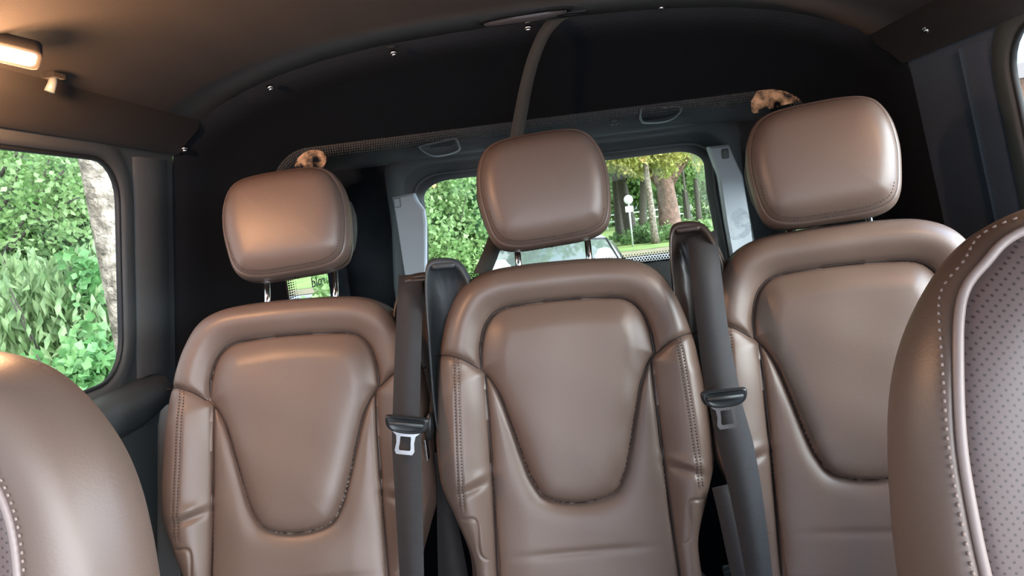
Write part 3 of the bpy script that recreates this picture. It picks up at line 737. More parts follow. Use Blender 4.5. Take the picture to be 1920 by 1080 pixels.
# back wall with the tailgate opening: stepped frame loops
def RL(g,y,dz=0):
    """rear opening loop grown by g"""
    cx=.086; 
    P=rrect(0,0,1,1,.20,200); L=[]
    top,bot=.158,-.42
    for px,pz in P:
        z=(top+bot)/2+pz*((top-bot)/2+g)
        hw=.515+ (.02 if z<0 else 0)*min(1,-z/.2) +g
        L.append((cx+px*hw+ .0,y,z+dz))
    return L
outer=[]
L0=RL(.13,RY)
cen=np.array([.05,-.15])
for x,_,z in L0:
    d=np.array([x,z])-cen; k=1e9
    if d[0]>0: k=min(k,(.85-cen[0])/d[0])
    if d[0]<0: k=min(k,(-.82-cen[0])/d[0])
    if d[1]>0: k=min(k,(.42-cen[1])/d[1])
    if d[1]<0: k=min(k,(FLOOR-cen[1])/d[1])
    outer.append(tuple((cen[0]+d[0]*k,RY,cen[1]+d[1]*k)))
V,F=rings([outer,L0]); tag(fixn(mesh('wall_tailgate',V,F,M['felt'],smooth=False)),kind='structure')
V,F=rings([L0,RL(.118,RY-.03),RL(.07,RY-.035),RL(.062,RY-.02)]); tag(fixn(mesh('trim_7',V,F,M['header2'])),kind='structure')
V,F=rings([RL(.062,RY-.02),RL(.05,RY+.0),RL(.030,RY+.004)]); tag(fixn(mesh('trim_8',V,F,M['headertrim'])),kind='structure')
V,F=rings([RL(.031,RY+.003),RL(.027,RY-.006),RL(.022,RY+.003)]); tag(fixn(mesh('trim_9',V,F,M['greypl'])),kind='structure')
V,F=rings([RL(.023,RY+.003),RL(.0,RY+.02),RL(-.0,RY+.03)]); tag(fixn(mesh('trim_10',V,F,M['rubber'])),kind='structure')
# header panel above the tailgate glass
hp=MB(); loops=[]
for y,z in ((RY-.002,.235),(RY-.05,.245),(RY-.075,.30),(RY-.085,.36),(RY-.085,.42)):
    loops.append([(x,y-.02*(1-abs((x-.05)/.8)**4),z+ (0.0 if z<.26 else 0)) for x in np.linspace(-.80,.83,40)])
V,F=rings(loops,closed=False); tag(fixn(mesh('trim_11',V,F,M['headertrim'])),kind='structure')
# light pillar covers each side of the rear glass
for nm,px in ((12,[(736,370),(776,362),(783,378),(795,394),(798,420),(798,640),(772,640),(760,520),(745,420)]),(13,[(1328,275),(1366,271),(1392,330),(1404,400),(1420,520),(1380,520),(1362,420),(1348,330)])):
    P=[at(x,y,RY-.04) for x,y in px]; lo=[(p[0],RY-.040,p[2]) for p in P]; c=np.mean(lo,axis=0)
    inn2=[tuple(c+(np.array(p)-c)*np.array([.88,1,.96])+np.array([0,-.006,0])) for p in lo]; bk=[(p[0],RY+.0,p[2]) for p in lo]
    V,F=rings([bk,lo,inn2]); k=len(V); F.append(tuple(range(k-len(lo),k))); o=tag(fixn(mesh('trim_%d'%nm,V,F,M['lighttrim'],smooth=False)),kind='structure')
    bx,by=((745,380) if nm==12 else (1360,288)); p=at(bx,by,RY-.047); hole=MB(); q=rrect(p[0],p[2],.011,.016,.004,40)
    V,F=rings([[(x,RY-.0465,z) for x,z in q],[(x,RY-.050,z) for x,z in (q-[p[0],p[2]])*.86+[p[0],p[2]]]]); k=len(V); F.append(tuple(range(k-40,k)))
    cap=fixn(mesh('screw_cover',V,F,M['lighttrim'] if nm==12 else M['cup'],o)); q2=rrect(p[0],p[2],.0125,.0175,.005,40)
    V,F=rings([[(x,RY-.0470,z) for x,z in q2],[(x,RY-.0472,z) for x,z in q]]); fixn(mesh('cover_gap',V,F,M['rubber'],cap))
# tailgate glass
L=RL(.004,RY+.022); V=L+[(x,y+.004,z) for x,y,z in L]; N=200; F=[tuple(range(N)),tuple(range(N,2*N))]+[(k,(k+1)%N,N+(k+1)%N,N+k) for k in range(N)]
g8=fixn(mesh('window_8',V,F,M['glass'],smooth=False)); tag(g8,kind='structure')
mb=MB()
zb=at(1240,488,RY+.02)[2]
for r_,(dz,s) in enumerate(((0,.0052),(.008,.0046),(.016,.0040),(.024,.0033),(.032,.0025))):
    for k in range(100):
        x=-.42+k*.0104+(.0052 if r_%2 else 0); z=zb+dz
        mb.add([(x+s*math.cos(a),RY+.0205,z+s*math.sin(a)) for a in np.linspace(0,2*math.pi,7)[:-1]],[tuple(range(6))])
mb.add([(-.44,RY+.0205,zb+.002),(.62,RY+.0205,zb+.002),(.62,RY+.0205,-.45),(-.44,RY+.0205,-.45)],[(0,1,2,3)])
o=mb.build('frit_border',M['rubber'],g8,smooth=False,clean=False); tag(o,'black dotted lower border',kind='stuff')
# D-shaped pull cups on the header
def cup(px,label,flip):
    Y=RY-.10; p0=at(*px[0],Y); P=[at(x,y,Y) for x,y in px]; P=catmull([(p[0],p[2]) for p in P]+[(P[0][0],P[0][2])],80)[:-1]; c=P.mean(0)
    t=thing('pull_handle',(c[0],Y,c[1]),label,'handle','pull cups on the tailgate header'); Q=P-c
    V,F=rings([[(x,.014,z) for x,z in Q],[(x*.99,-.004,z*.98) for x,z in Q],[(x*.93,-.005,z*.86) for x,z in Q],[(x*.90,.0,z*.82) for x,z in Q]])
    fixn(mesh('rim',V,F,M['cuprim'],t))
    V,F=rings([[(x*.90,.0,z*.82) for x,z in Q],[(x*.84,.016,z*.74) for x,z in Q],[(x*.5,.02,z*.45) for x,z in Q],[(x*.02,.02,z*.02) for x,z in Q]])
    fixn(mesh('recess',V,F,M['cup'],t))
cup([(784,275),(800,270),(848,259),(856,259),(861,270),(862,281),(845,289),(818,294),(800,289),(788,281)],'grey D-shaped pull cup on the header beside the middle headrest',0)
cup([(1199,206),(1206,202),(1270,199),(1279,203),(1276,212),(1262,224),(1240,230),(1208,231),(1201,226),(1198,216)],'grey D-shaped pull cup on the header nearer the bright-side headrest',1)
p=at(1152,229,RY-.10); t=thing('header_hook',tuple(p),'small dark hook on the header between the two pull cups','hook')
MB().box((0,.01,.0),(.012,.006,.008)).build('mount',M['cup'],t,bevel=.002); MB().tube([(-.014,0,.008),(-.012,-.012,-.004),(0,-.014,-.008),(.012,-.012,-.002),(.018,-.006,.010)],.0035,8).build('prong',M['greypl'],t)
# mirrored ink lettering on the quarter pane, standing in for lettering reflected in glass
cu=bpy.data.curves.new('lettering','FONT'); cu.body='rold'; cu.size=.045; cu.align_x='CENTER'; cu.extrude=.0004
to=bpy.data.objects.new('tmp',cu); col.objects.link(to); bpy.context.view_layer.update()
me=bpy.data.meshes.new_from_object(to.evaluated_get(bpy.context.evaluated_depsgraph_get())); bpy.data.objects.remove(to)
lt=bpy.data.objects.new('window_lettering',me); col.objects.link(lt); me.materials.clear(); me.materials.append(M['ink'])  # stands in for lettering reflected in the glass
d=ray(598,535); p=d*(-.757/d[0]); lt.location=p
lt.matrix_world=Matrix.Translation(Vector(p))@Matrix(((0,0,-1,0),(-2.0,0,0,0),(0,1,0,0),(0,0,0,1)))
lt.parent=qg

# ------------------------------------------------------------------ small roof items
def ceil_pt(x,y):
    """hit of a view ray with the roof lining or the felt line"""
    d=ray(x,y); 
    for Y in np.linspace(.6,1.60,1001):
        P=d*Y/d[1]
        if abs(P[0])<.775 and P[2]>=ceil_z(P[0]): return P
    return d*1.60/d[1]
STUD=[((345,281),'silver snap stud on the roof lining, lowest, above the tree-side headrest'),((507,166),'silver snap stud on the roof lining, between the lowest stud and the ringed stud'),
 ((738,101),'silver snap stud with a tiny slot mark above it, over the seat gap'),((990,54),'silver snap stud right under the dark glossy roof lens'),
 ((1240,13),'silver snap stud at the top edge beside the roof belt slot'),((1738,55),'faint snap stud near the bright side window')]
for (px,lb) in STUD:
    d=ray(*px); P=ceil_pt(*px)*(.985 if px[0]>1700 else 1.0)
    t=thing('snap_stud',tuple(P),lb,'stud','snap studs along the roof lining')
    n=Vector((-P[0]*.35,-.35,-1)).normalized(); q=n.to_track_quat('Z','Y'); t.rotation_euler=q.to_euler()
    MB().tube([(0,0,-.004),(0,0,.0015)],[.0085,.0075],20).build('flange',M['metal'],t)
    MB().ball((0,0,.002),(.006,.006,.005)).build('cap',M['chrome'],t)
# slot mark beside the third stud
P=ceil_pt(734,87); tag(MB().box((0,0,0),(.008,.0015,.0015)).build('roof_clip',M['greypl']),'tiny grey clip just above the stud over the seat gap','clip').location=Vector(P)+Vector((0,-.002,-.001))
# unlit glossy roof lens
A=ceil_pt(902,40); B=ceil_pt(1066,14); c=(A+B)/2; t=thing('roof_light',tuple(c),'unlit long glossy oval roof light above the middle seat','lamp'); ln=np.linalg.norm(B-A)/2
ang=math.atan2(B[1]-A[1],B[0]-A[0]); t.rotation_euler=(0,0,ang)
def oval(hx,hy,z,n=48): return [(hx*math.copysign(abs(math.cos(a))**.8,math.cos(a)),hy*math.sin(a),z) for a in np.linspace(0,2*math.pi,n,endpoint=False)]
V,F=rings([oval(ln*1.12,.030,.01),oval(ln*1.10,.028,-.004),oval(ln*1.0,.020,-.007),oval(ln*.98,.018,-.003)]); fixn(mesh('bezel',V,F,M['blackpl'],t))
V,F=rings([oval(ln*.98,.018,-.003),oval(ln*.92,.016,-.010),oval(ln*.7,.011,-.014),oval(ln*.3,.004,-.015),oval(ln*.02,.001,-.0155)]); fixn(mesh('lens',V,F,M['lens'],t))
# belt slot plate
P=ceil_pt(1068,24); t=thing('belt_slot_plate',tuple(P),'dark slotted plate in the roof where the grey belt comes out','belt guide')
MB().box((0,0,0),(.035,.010,.004)).build('plate',M['blackpl'],t,bevel=.002); MB().box((0,0,-.0045),(.024,.003,.0012)).build('slot',M['rubber'],t)
# thin cable groove / trim line on the felt from the plate sideways
# lit lamp on the cantrail
def lamp_oval(hx,hy,z): return [(x,y,z) for x,y in rrect(0,0,hx,hy,min(hx,hy)*.5,48)]
def reading_lamp(P,n,X,label,pw=1.0):
    n=Vector(n).normalized(); X=Vector(X); X=(X-n*X.dot(n)).normalized(); Y=n.cross(X)
    t=thing('reading_lamp',(0,0,0),label,'lamp','reading lamps along the roof edges'); t.matrix_world=Matrix.Translation(Vector(P))@Matrix((X,Y,n)).transposed().to_4x4()
    V,F=rings([lamp_oval(.044,.017,-.02),lamp_oval(.043,.016,.000),lamp_oval(.038,.012,.002),lamp_oval(.037,.011,-.001)]); fixn(mesh('bezel',V,F,M['liner'],t))
    V,F=rings([lamp_oval(.037,.011,-.001),lamp_oval(.034,.009,.003),lamp_oval(.004,.002,.006)]); F.append(tuple(range(96,144))); fixn(mesh('lens',V,F,M['lampon'],t))
    ld=bpy.data.lights.new('lamp_light','POINT'); ld.shadow_soft_size=.02; ld.energy=LAMP*pw; ld.color=(1,.50,.24)
    lo=bpy.data.objects.new('lamp_light',ld); col.objects.link(lo); lo.location=Vector(P)+n*.045
n=np.array([.30,-.55,-.78]); n/=np.linalg.norm(n)
P=ceil_pt(4,99); P=P*.965; a=ray(-20,94); b=ray(57,112); a=a*(P@n)/(a@n); b=b*(P@n)/(b@n)
reading_lamp(P,n,b-a,'small lit reading lamp glowing orange at the tree-side roof edge')
reading_lamp((.655,.93,.285),(-.30,-.55,-.78),(.9,.2,-.3),'lit reading lamp on the roof edge at the bright side',.25)
P=ceil_pt(100,140)*.985; t=thing('coat_hook',tuple(P),'small stubby coat hook just below the lit reading lamp','hook')
MB().box((0,0,-.002),(.010,.014,.004)).build('mount',M['liner'],t,bevel=.002); MB().tube([(0,0,-.002),(.0,-.006,-.014),(-.004,-.010,-.026)],[.006,.006,.007],10).build('peg',M['cup'],t)
# left shield on the tree-side seat's outer flank
t=seat_objs[1]; prof=[(-.262,-.30),(-.258,-.275),(-.245,-.262),(-.225,-.265),(-.215,-.30),(-.218,-.60),(-.262,-.60)]
tf=frame(REC); loops=[[tuple(tf(np.array(u),np.array(w_),np.array(n_))) for u,w_ in prof] for n_ in (-.05,.0,.018)]
V,F=rings(loops); k=len(V); F+=[tuple(range(7)),tuple(range(k-7,k))]; o=fixn(mesh('side_shield',V,F,M['greypl'],t)); put(o,1); b=o.modifiers.new('b','BEVEL'); b.width=.006; b.segments=3
# buckles low beside the bright-side seat
def buckle(px,Y,label,tilt):
    p=at(*px,Y); t=thing('belt_buckle',tuple(p),label,'buckle','belt buckles at the foot of the rear seats')
    MB().box((0,0,0),(.017,.010,.032),Matrix.Rotation(tilt,3,'Y')).build('housing',M['greypl'],t,bevel=.004)
    MB().box((0,-.0105,.020),(.012,.002,.008),Matrix.Rotation(tilt,3,'Y')).build('release_button',M['blackpl'],t,bevel=.001)
    MB().box((0,.004,-.12),(.012,.004,.10),Matrix.Rotation(tilt,3,'Y')).build('stalk',M['blackpl'],t,bevel=.002)
buckle((1462,1092),1.19,'grey-blue belt buckle at the frame bottom beside the bright-side seat',.1)
buckle((1380,1092),1.28,'black belt buckle low in the gap beside the middle seat',-.15)

# ------------------------------------------------------------------ outside
GZ=-1.75
def ground(name,pts,z,m): return tag(mesh(name,[(x,y,z) for x,y in pts],[tuple(range(len(pts)))],m,smooth=False),kind='structure')
ground('ground',[(-120,-60),(120,-60),(120,160),(-120,160)],GZ,M['asphalt'])
ground('ground_lawn',[(-60,26.5),(60,26.5),(60,150),(-60,150)],GZ+.03,M['grass'])
ground('ground_verge',[(-60,23.8),(60,23.8),(60,26.6),(-60,26.6)],GZ+.02,M['verge'])
ground('ground_bank',[(-3.5,9),(-.9,10),(.0,13),(.4,23.8),(-5.0,23.8),(-3.5,14)],GZ+.025,M['grass'])
ground('ground_bed',[(-9,2.5),(-2.2,2.5),(-2.2,9),(-9,9)],GZ+.028,M['grass'])
def leaves(name,C,size,m,parent=None,shape='oval',droop=0,nrm=None):
    n=len(C); size=np.broadcast_to(size,(n,))*rng.uniform(.7,1.3,n)
    a=rng.normal(size=(n,3)); a[:,2]-=droop*2; a/=np.linalg.norm(a,axis=1)[:,None]
    b=rng.normal(size=(n,3)); b-= (b*a).sum(1)[:,None]*a; b/=np.linalg.norm(b,axis=1)[:,None]; c=np.cross(a,b)
    asp={'oval':.34,'lance':.16,'round':.45}[shape]
    L=size[:,None]
    pts=[C,C+a*L*.45+b*L*asp+c*L*.06,C+a*L*.50-c*L*.04,C+a*L*.45-b*L*asp+c*L*.06,C+a*L*1.0-c*L*.12]
    V=np.stack(pts,1).reshape(-1,3); base=np.arange(n)*5
    F=np.concatenate([np.stack([base,base+1,base+2],1),np.stack([base,base+2,base+3],1),np.stack([base+1,base+4,base+2],1),np.stack([base+2,base+4,base+3],1)])
    me=bpy.data.meshes.new(name); me.vertices.add(len(V)); me.vertices.foreach_set('co',V.ravel()); me.loops.add(len(F)*3); me.loops.foreach_set('vertex_index',F.ravel().astype(np.int32))
    me.polygons.add(len(F)); me.polygons.foreach_set('loop_start',np.arange(0,len(F)*3,3,dtype=np.int32)); me.polygons.foreach_set('loop_total',np.full(len(F),3,dtype=np.int32)); me.update(calc_edges=True)
    me.materials.append(m); o=bpy.data.objects.new(name,me); col.objects.link(o)
    if parent is not None: o.parent=parent
    return o
def clumps(c,rad,k,n,cr):
    """n leaf points in k clumps on/in an ellipsoid"""
    u=rng.normal(size=(k,3)); u/=np.linalg.norm(u,axis=1)[:,None]; cc=np.array(c)+u*np.array(rad)*rng.uniform(.35,1,(k,1))
    i=rng.integers(0,k,n); v=rng.normal(size=(n,3)); v/=np.linalg.norm(v,axis=1)[:,None]
    return cc[i]+v*cr*rng.uniform(.3,1,(n,1))**.6
def tree(name,x,y,label,m,crown_c,crown_r,k,n,cr,ls,trunk_r,bm,top=None,lean=0,shape='oval',branches=6,group=None,fork=None):
    t=thing(name,(x,y,GZ),label,'tree',group)
    h=(crown_c[2]-GZ) if top is None else top
    P=[(lean*s*h,0,s*h) for s in np.linspace(0,1,10)]; mb=MB(); mb.tube(P,[trunk_r*(1.25-.55*s) if s>0 else trunk_r*1.5 for s in np.linspace(0,1,10)],14)
    if fork:
        for (dx,dz0,dx2,dz2,r) in fork: mb.tube([(lean*dz0,0,dz0),(lean*dz0+dx,0,(dz0+dz2)/2),(lean*dz0+dx2,.1,dz2)],[r*1.2,r,r*.6],10)
    mb.build('trunk',bm,t)
    bb=MB()
    for k_ in range(branches):
        a=rng.uniform(0,6.28); z0=h*rng.uniform(.55,.95); e=np.array([math.cos(a)*crown_r[0]*.8,math.sin(a)*crown_r[1]*.8,crown_c[2]-GZ+rng.uniform(-.3,.8)*crown_r[2]])
        s=np.array([lean*z0,0,z0]); m_=(s+e)/2+np.array([0,0,.1*crown_r[2]]); bb.tube([tuple(s),tuple(m_),tuple(e)],[trunk_r*.35,trunk_r*.2,trunk_r*.06],6)
    if branches: bb.build('branch_work',bm,t)
    C=clumps((0,0,crown_c[2]-GZ),crown_r,k,n,cr)+np.array([crown_c[0]-x,crown_c[1]-y,0])
    leaves('foliage',C,ls,m,t,shape); return t
def shrub(name,c,rad,label,m,k,n,cr,ls,shape='oval',droop=0,cat='bush',stems=10,group=None):
    t=thing(name,(c[0],c[1],GZ),label,cat,group)
    C=clumps((0,0,c[2]-GZ),rad,k,n,cr); C[:,2]=np.maximum(C[:,2],.03); leaves('foliage',C,ls,m,t,shape,droop)
    bb=MB()
    for _ in range(stems):
        a=rng.uniform(0,6.28); e=(math.cos(a)*rad[0]*.7,math.sin(a)*rad[1]*.7,c[2]-GZ+rng.uniform(0,.8)*rad[2]); bb.tube([(e[0]*.2,e[1]*.2,0),(e[0]*.5,e[1]*.5,e[2]*.55),e],[.02,.014,.005],6)
    bb.build('stems',M['bark_dk'],t); return t
# --- through the tree-side window
p=at(240,500,4.0); 
t=tree('roadside_tree',p[0],p[1],'tall tree with rough grey bark close to the tree-side window edge',M['leaf_a'],(p[0]-.3,p[1]+.3,3.2),(2.0,2.0,1.3),40,9000,.5,.10,.085,M['bark'],top=4.6,lean=-.035)
p=at(120,610,6.2); shrub('drooping_shrub',(p[0],p[1],p[2]+.05),(.75,.7,.62),'shrub with long drooping grey-green leaves in the middle of the tree-side window',M['leaf_c'],60,3600,.22,.15,'lance',1.4)
p=at(15,600,6.9); shrub('drooping_shrub',(p[0],p[1],p[2]-.1),(.8,.7,.60),'second drooping shrub cut by the frame edge, behind the orange-topped seat',M['leaf_c'],50,3000,.22,.14,'lance',1.2)
p=at(165,720,5.0); shrub('broad_leaf_bush',(p[0],p[1],p[2]-.02),(.40,.35,.36),'low bright bush of round leaves at the foot of the grey tree',M['leaf_d'],40,2600,.16,.075,'round',.3)
p=at(148,455,6.0); shrub('tall_sprig_bush',(p[0],p[1],p[2]-.62),(.14,.14,.68),'taller bright sprig rising above the drooping shrubs',M['leaf_d'],16,420,.12,.085,'round',.3,stems=6)
for i,(px,py,Y,r,mm,lb) in enumerate(((30,380,9.5,1.7,'leaf_a','light green small-leaved tree filling the upper tree-side window at the frame edge'),
   (130,340,10.5,1.9,'leaf_a','light green tree behind the grey trunk, upper part of the window'),
   (170,440,8.5,1.2,'leaf_b','darker green tree behind the tall sprig'),(70,500,9.0,1.4,'leaf_b','mid green tree standing behind the drooping shrubs'),
   (215,560,9.2,1.2,'leaf_dk','deep green bush tree right behind the grey trunk'))):
    p=at(px,py,Y); tree('thicket_tree',p[0],p[1],lb,M[mm],(p[0],p[1],p[2]),(r,r*.8,r*1.0),70,11000,.42,.075,.05,M['bark_dk'],branches=10,group='trees in the thicket beside the van')
# twiggy bare branches in front of the foliage
t=thing('twiggy_sapling',tuple((at(10,520,7.5)[0],7.5,GZ)),'sapling with thin forking twigs in front of the light green trees','tree'); mb=MB(); o0=Vector(t.location)
for L in ([(5,480),(40,420),(70,370),(95,290)],[(0,400),(25,350),(45,280)],[(20,470),(60,420),(110,385),(150,370)],[(0,330),(20,300),(50,275)],[(60,395),(90,350),(120,320)]):
    mb.tube([Vector(at(x,y,7.5))-o0 for x,y in L],[.022,.016,.011,.006][:len(L)],6)
mb.tube([(0,0,0),Vector(at(5,480,7.5))-o0],[.04,.022],8); mb.build('twigs',M['bark_dk'],t)
C=np.vstack([np.array(at(x,y,7.4))-np.array(o0)+rng.normal(size=(260,3))*.22 for x,y in ((50,330),(110,380),(20,420),(90,300),(130,420))]); leaves('foliage',C,.07,M['leaf_a'],t)
# far belt of trees beyond the left bushes
for i,(x,y,r) in enumerate(((-14,17,3.5),(-10,19,3.5),(-19,15,4))):
    tree('distant_tree',x,y,['far green tree beyond the path, middle of three','far green tree beyond the path, nearest the grey trunk','far green tree beyond the path, towards the frame edge'][i],M['leaf_b'],(x,y,GZ+4),(r,r,4),60,6000,1.1,.3,.25,M['bark_dk'])
# --- through the tailgate window
for i,(px,py,Y,rx,rz,mm,lb) in enumerate(((815,440,14,1.1,1.5,'leaf_a','bright yellow-green bush at the near edge of the tailgate window'),
    (870,400,17,1.6,2.0,'leaf_b','mid green bush beside the middle headrest, tailgate window'),(900,450,15,.9,1.2,'leaf_dk','deeper green bush low behind the roof belt'),
    (840,350,20,2.4,2.6,'leaf_a','tall light green tree above the bank, tailgate window'),(760,380,18,2.2,3,'leaf_b','mid green tree hidden partly by the light pillar'),
    (960,380,22,2.4,3.0,'leaf_b','green tree behind the middle headrest'))):
    p=at(px,py,Y); zc=max(p[2],GZ+rz*.8); shrub('bank_bush' if rz<2.3 else 'bank_tree',(p[0],p[1],zc),(rx,rx,rz),lb,M[mm],70,9000,.40 if rz<2.3 else .6,.10 if rz<2.3 else .14,cat='bush' if rz<2.3 else 'tree',group='greenery on the bank behind the van')
def trunk_tree(px,py,Y,r,lean,label,bm,mm,cz,cr,fork=None,n=14000,name='park_tree',top=None):
    p=at(px,py,Y); tree(name,p[0],Y,label,M[mm],(p[0]+cr[3],Y-.3,cz),cr[:3],80,n,.6,.15,r,bm,lean=lean,branches=8,group='trees in the park behind the van',fork=fork,top=top)
trunk_tree(1258,425,31,.40,-.03,'thick red-brown forked tree trunk under yellow leaves beyond the road',M['barkred'],'leaf_y',2.6,(3.2,2,1.6,0),fork=[(-.5,2.0,-1.3,3.6,.2),(.5,2.2,1.2,3.8,.2)],n=18000,top=3.2)
trunk_tree(1228,440,29,.115,-.03,'slim grey-brown trunk just beside the thick red-brown trunk',M['bark'],'leaf_y',3.0,(2.2,1.8,1.5,-.8))
trunk_tree(1185,430,33,.24,-.10,'leaning dark trunk directly behind the road sign',M['bark_dk'],'leaf_y',2.6,(2.6,2,1.5,0))
trunk_tree(1162,432,34,.18,.02,'dark trunk next to the middle headrest, beyond the road sign',M['bark_dk'],'leaf_b',3.2,(2.6,2,1.7,-.5))
trunk_tree(1290,420,38,.14,0,'thin dark trunk nearest the pillar, beyond the road',M['bark_dk'],'leaf_a',2.6,(3.0,2,2.2,.6))
trunk_tree(1310,400,44,.14,0,'distant slender trunk at the window corner',M['bark_dk'],'leaf_a',3.4,(3.5,2,3.0,1.5))
trunk_tree(1205,420,46,.2,.1,'distant trunk seen between the sign and the slim trunk',M['bark_dk'],'leaf_b',3.5,(3,2,2.6,0))
for i,(px,Y,rx,rz,mm) in enumerate(((1150,58,5,4.5,'leaf_a'),(1200,62,6,5,'leaf_a'),(1260,60,6,5,'leaf_b'),(1310,58,5,5,'leaf_a'),(1090,56,5,5,'leaf_b'),(1350,50,5,5,'leaf_b'))):
    p=at(px,380,Y); tree('woodland_tree',p[0],Y,['pale woodland tree far behind the road sign','pale woodland tree far behind the slim trunk','mid green woodland tree behind the red-brown trunk','pale woodland tree at the window corner','mid green woodland tree behind the middle headrest','mid green woodland tree hidden by the pillar'][i],M[mm],(p[0],Y,GZ+rz*.9),(rx,2.5,rz),60,7000,1.3,.34,.2,M['bark_dk'],group='woodland trees far behind the park')
p=at(1215,436,30); shrub('verge_bush',(p[0],30.5,GZ+.35),(1.6,.8,.42),'low dark green bush at the foot of the park trunks',M['leaf_b'],30,2500,.25,.12)
p=at(1265,440,30); shrub('verge_bush',(p[0]+.3,29.5,GZ+.30),(1.3,.8,.36),'low brighter bush right of the slim trunk beyond the verge',M['leaf_a'],30,2200,.22,.12)
# low white rail far back
t=thing('park_fence',tuple((at(1205,408,50)[0],50,GZ)),'low white fence glimpsed between the park trunks','fence')
MB().box((0,0,1.0),(3.2,.03,.05)).box((0,0,.55),(3.2,.03,.05)).build('rail',M['fence'],t)
for k in range(9): MB().box((-3.2+k*.8,0,.55),(.06,.05,.55)).build('fence_post',M['fence'],t)
# road sign
b=at(1187,463,28.5); b[2]=GZ; t=thing('road_sign',tuple(b),'round white road sign over a small plate on a thin pole by the verge','sign')
Hs=1.95
MB().tube([(0,0,0),(0,0,Hs)],.035,10).build('pole',M['pole'],t)
dsk=MB(); dsk.tube([(0,-.06,1.83),(0,-.04,1.83)],.17,28); tag(dsk.build('sign_disc',M['signw'],t),'round white disc')
MB().box((0,-.05,1.47),(.15,.012,.11)).build('sign_plate',M['signw'],t,bevel=.01)
# lamp post far right
p=at(1288,400,36); t=thing('lamp_post',(p[0],36,GZ),'thin dark lamp post between the red-brown trunk and the window corner','lamp post')
MB().tube([(0,0,0),(0,0,3.4)],.05,8).build('post',M['bark_dk'],t); MB().box((0,0,3.5),(.16,.16,.12)).build('lantern',M['greypl'],t,bevel=.03)
p=at(622,515,6.5); shrub('reflection_bush',(p[0]+.05,6.5,GZ+.75),(.26,.3,.75),'green bush added for a reflection, glimpsed under the tree-side headrest',M['leaf_a'],30,4200,.16,.06)  # bush added to stand in for greenery reflected in the partition glass
tree('overhanging_tree',-4.6,11.5,'high spreading tree above the parked car, mirrored in its windscreen',M['leaf_b'],(-.3,11.5,4.6),(3.2,2.6,1.2),60,5200,.45,.20,.20,M['bark'],top=6.2,lean=.10,branches=8)
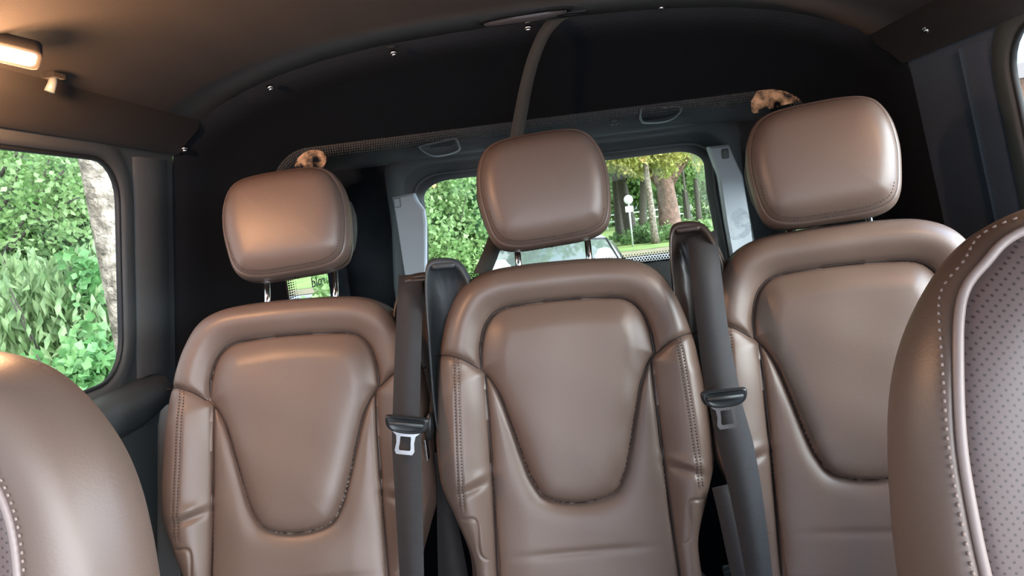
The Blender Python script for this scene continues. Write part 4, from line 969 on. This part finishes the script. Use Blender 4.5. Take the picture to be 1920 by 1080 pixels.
# parked car behind
def car(x,y):
    t=thing('parked_car',(x,y,GZ),'pale silver car parked right behind the van, only its windscreen and roof edge in view','car')
    st=[(0,.30,.62,.70),(.10,.30,.76,.78),(.9,.22,.92,.86),(1.15,.22,.96,.87),(2.4,.22,.97,.88),(3.6,.22,.97,.87),(4.1,.28,.92,.80),(4.2,.34,.60,.74)]
    loops=[]
    for (yy,zl,zh,hw) in st:
        loops.append([(hw*a,yy,zl+(zh-zl)*b) for a,b in ((-.86,0),(-1,.12),(-1.0,.55),(-.97,.85),(-.88,.98),(-.5,1.02),(0,1.03),(.5,1.02),(.88,.98),(.97,.85),(1,.55),(1,.12),(.86,0))])
    V,F=rings(loops); k=len(V); F+=[tuple(range(13)),tuple(range(k-13,k))]; o=fixn(mesh('body',V,F,M['carpaint'],t)); md=o.modifiers.new('s','SUBSURF'); md.levels=1;md.render_levels=2
    cab=[]
    for (yy,z,hw) in ((1.10,.95,.78),(1.35,1.12,.72),(1.85,1.42,.60),(2.2,1.475,.58),(2.9,1.46,.58),(3.5,1.36,.60),(3.95,.97,.72)): cab.append((yy,z,hw))
    loops=[[(-.80,yy,.93),(-hw*1.04,yy,z-.06 if z>1 else z),(-hw*.96,yy,z-.015),(-hw*.5,yy,z+.01),(0,yy,z+.015),(hw*.5,yy,z+.01),(hw*.96,yy,z-.015),(hw*1.04,yy,z-.06 if z>1 else z),(.80,yy,.93)] for yy,z,hw in cab]
    V,F=rings(loops,closed=False); o=fixn(mesh('cabin',V,F,M['carpaint'],t)); md=o.modifiers.new('s','SUBSURF'); md.levels=1;md.render_levels=2
    # windscreen: shell just above the cabin slope
    ws=[]
    for s in np.linspace(0,1,10):
        yy=1.06+s*.80; z=.955+s*.475-.05*(s-.5)**2+.02; hw=.72-.15*s
        ws.append([(hw*q,yy+.05*q*q,z-.03*q*q) for q in np.linspace(-1,1,15)])
    V,F=rings(ws,closed=False); fixn(mesh('windscreen',V,F,M['carglass'],t))
    e=[ws[0][0],ws[3][0],ws[6][0],ws[9][0]]; 
    MB().tube([w_[0] for w_ in ws]+[p_ for p_ in ws[-1]]+[w_[-1] for w_ in ws[::-1]],.012,8).build('windscreen_seal',M['rubber'],t)
    for sx in (-1,1):
        V=[(sx*.80,1.45,.98),(sx*.80,3.6,.98),(sx*.665,3.35,1.33),(sx*.64,2.0,1.38)]; fixn(mesh('side_glass',V,[(0,1,2,3)],M['carglass'],t,smooth=False))
        MB().ball((sx*.60,.10,.62),(.17,.10,.09)).build('headlight',M['chrome'],t)
        MB().ball((sx*.96,1.35,1.0),(.10,.07,.07)).build('wing_mirror',M['carpaint'],t)
        for yy in (.75,3.35):
            MB().tube([(sx*.66,yy,.31),(sx*.88,yy,.31)],.31,28).build('wheel',M['tyre'],t)
            MB().tube([(sx*.875,yy,.31),(sx*.89,yy,.31)],.20,20).build('hubcap',M['metal'],t)
    MB().box((0,-.01,.52),(.45,.03,.10)).build('grille',M['blackpl'],t,bevel=.02)
    MB().box((0,-.05,.40),(.26,.008,.055)).build('number_plate',M['signw'],t)
p=at(1035,450,7.6); car(p[0]-.02,5.72)
# house beyond the bright side window
t=thing('brick_house',(13.2,17.5,GZ),'brick house with dark roof outside the bright side window','house',rz=R(-35))
MB().box((0,0,1.6),(6,4,1.6)).build('wall',M['brick'],t,smooth=False)
V=[(-6.2,-4.3,3.2),(6.2,-4.3,3.2),(6.2,4.3,3.2),(-6.2,4.3,3.2),(-6.2,0,3.9),(6.2,0,3.9)]; mesh('roof',V,[(0,1,5,4),(2,3,4,5),(0,4,3),(1,2,5),(3,2,1,0)],M['roofm'],t,smooth=False)
for k in range(3):
    f=MB().box((-3+k*3,-4.03,1.8),(.6,.05,.7)).build('window_frame',M['fence'],t,smooth=False); MB().box((-3+k*3,-4.09,1.8),(.5,.02,.6)).build('pane',M['carglass'],f,smooth=False)
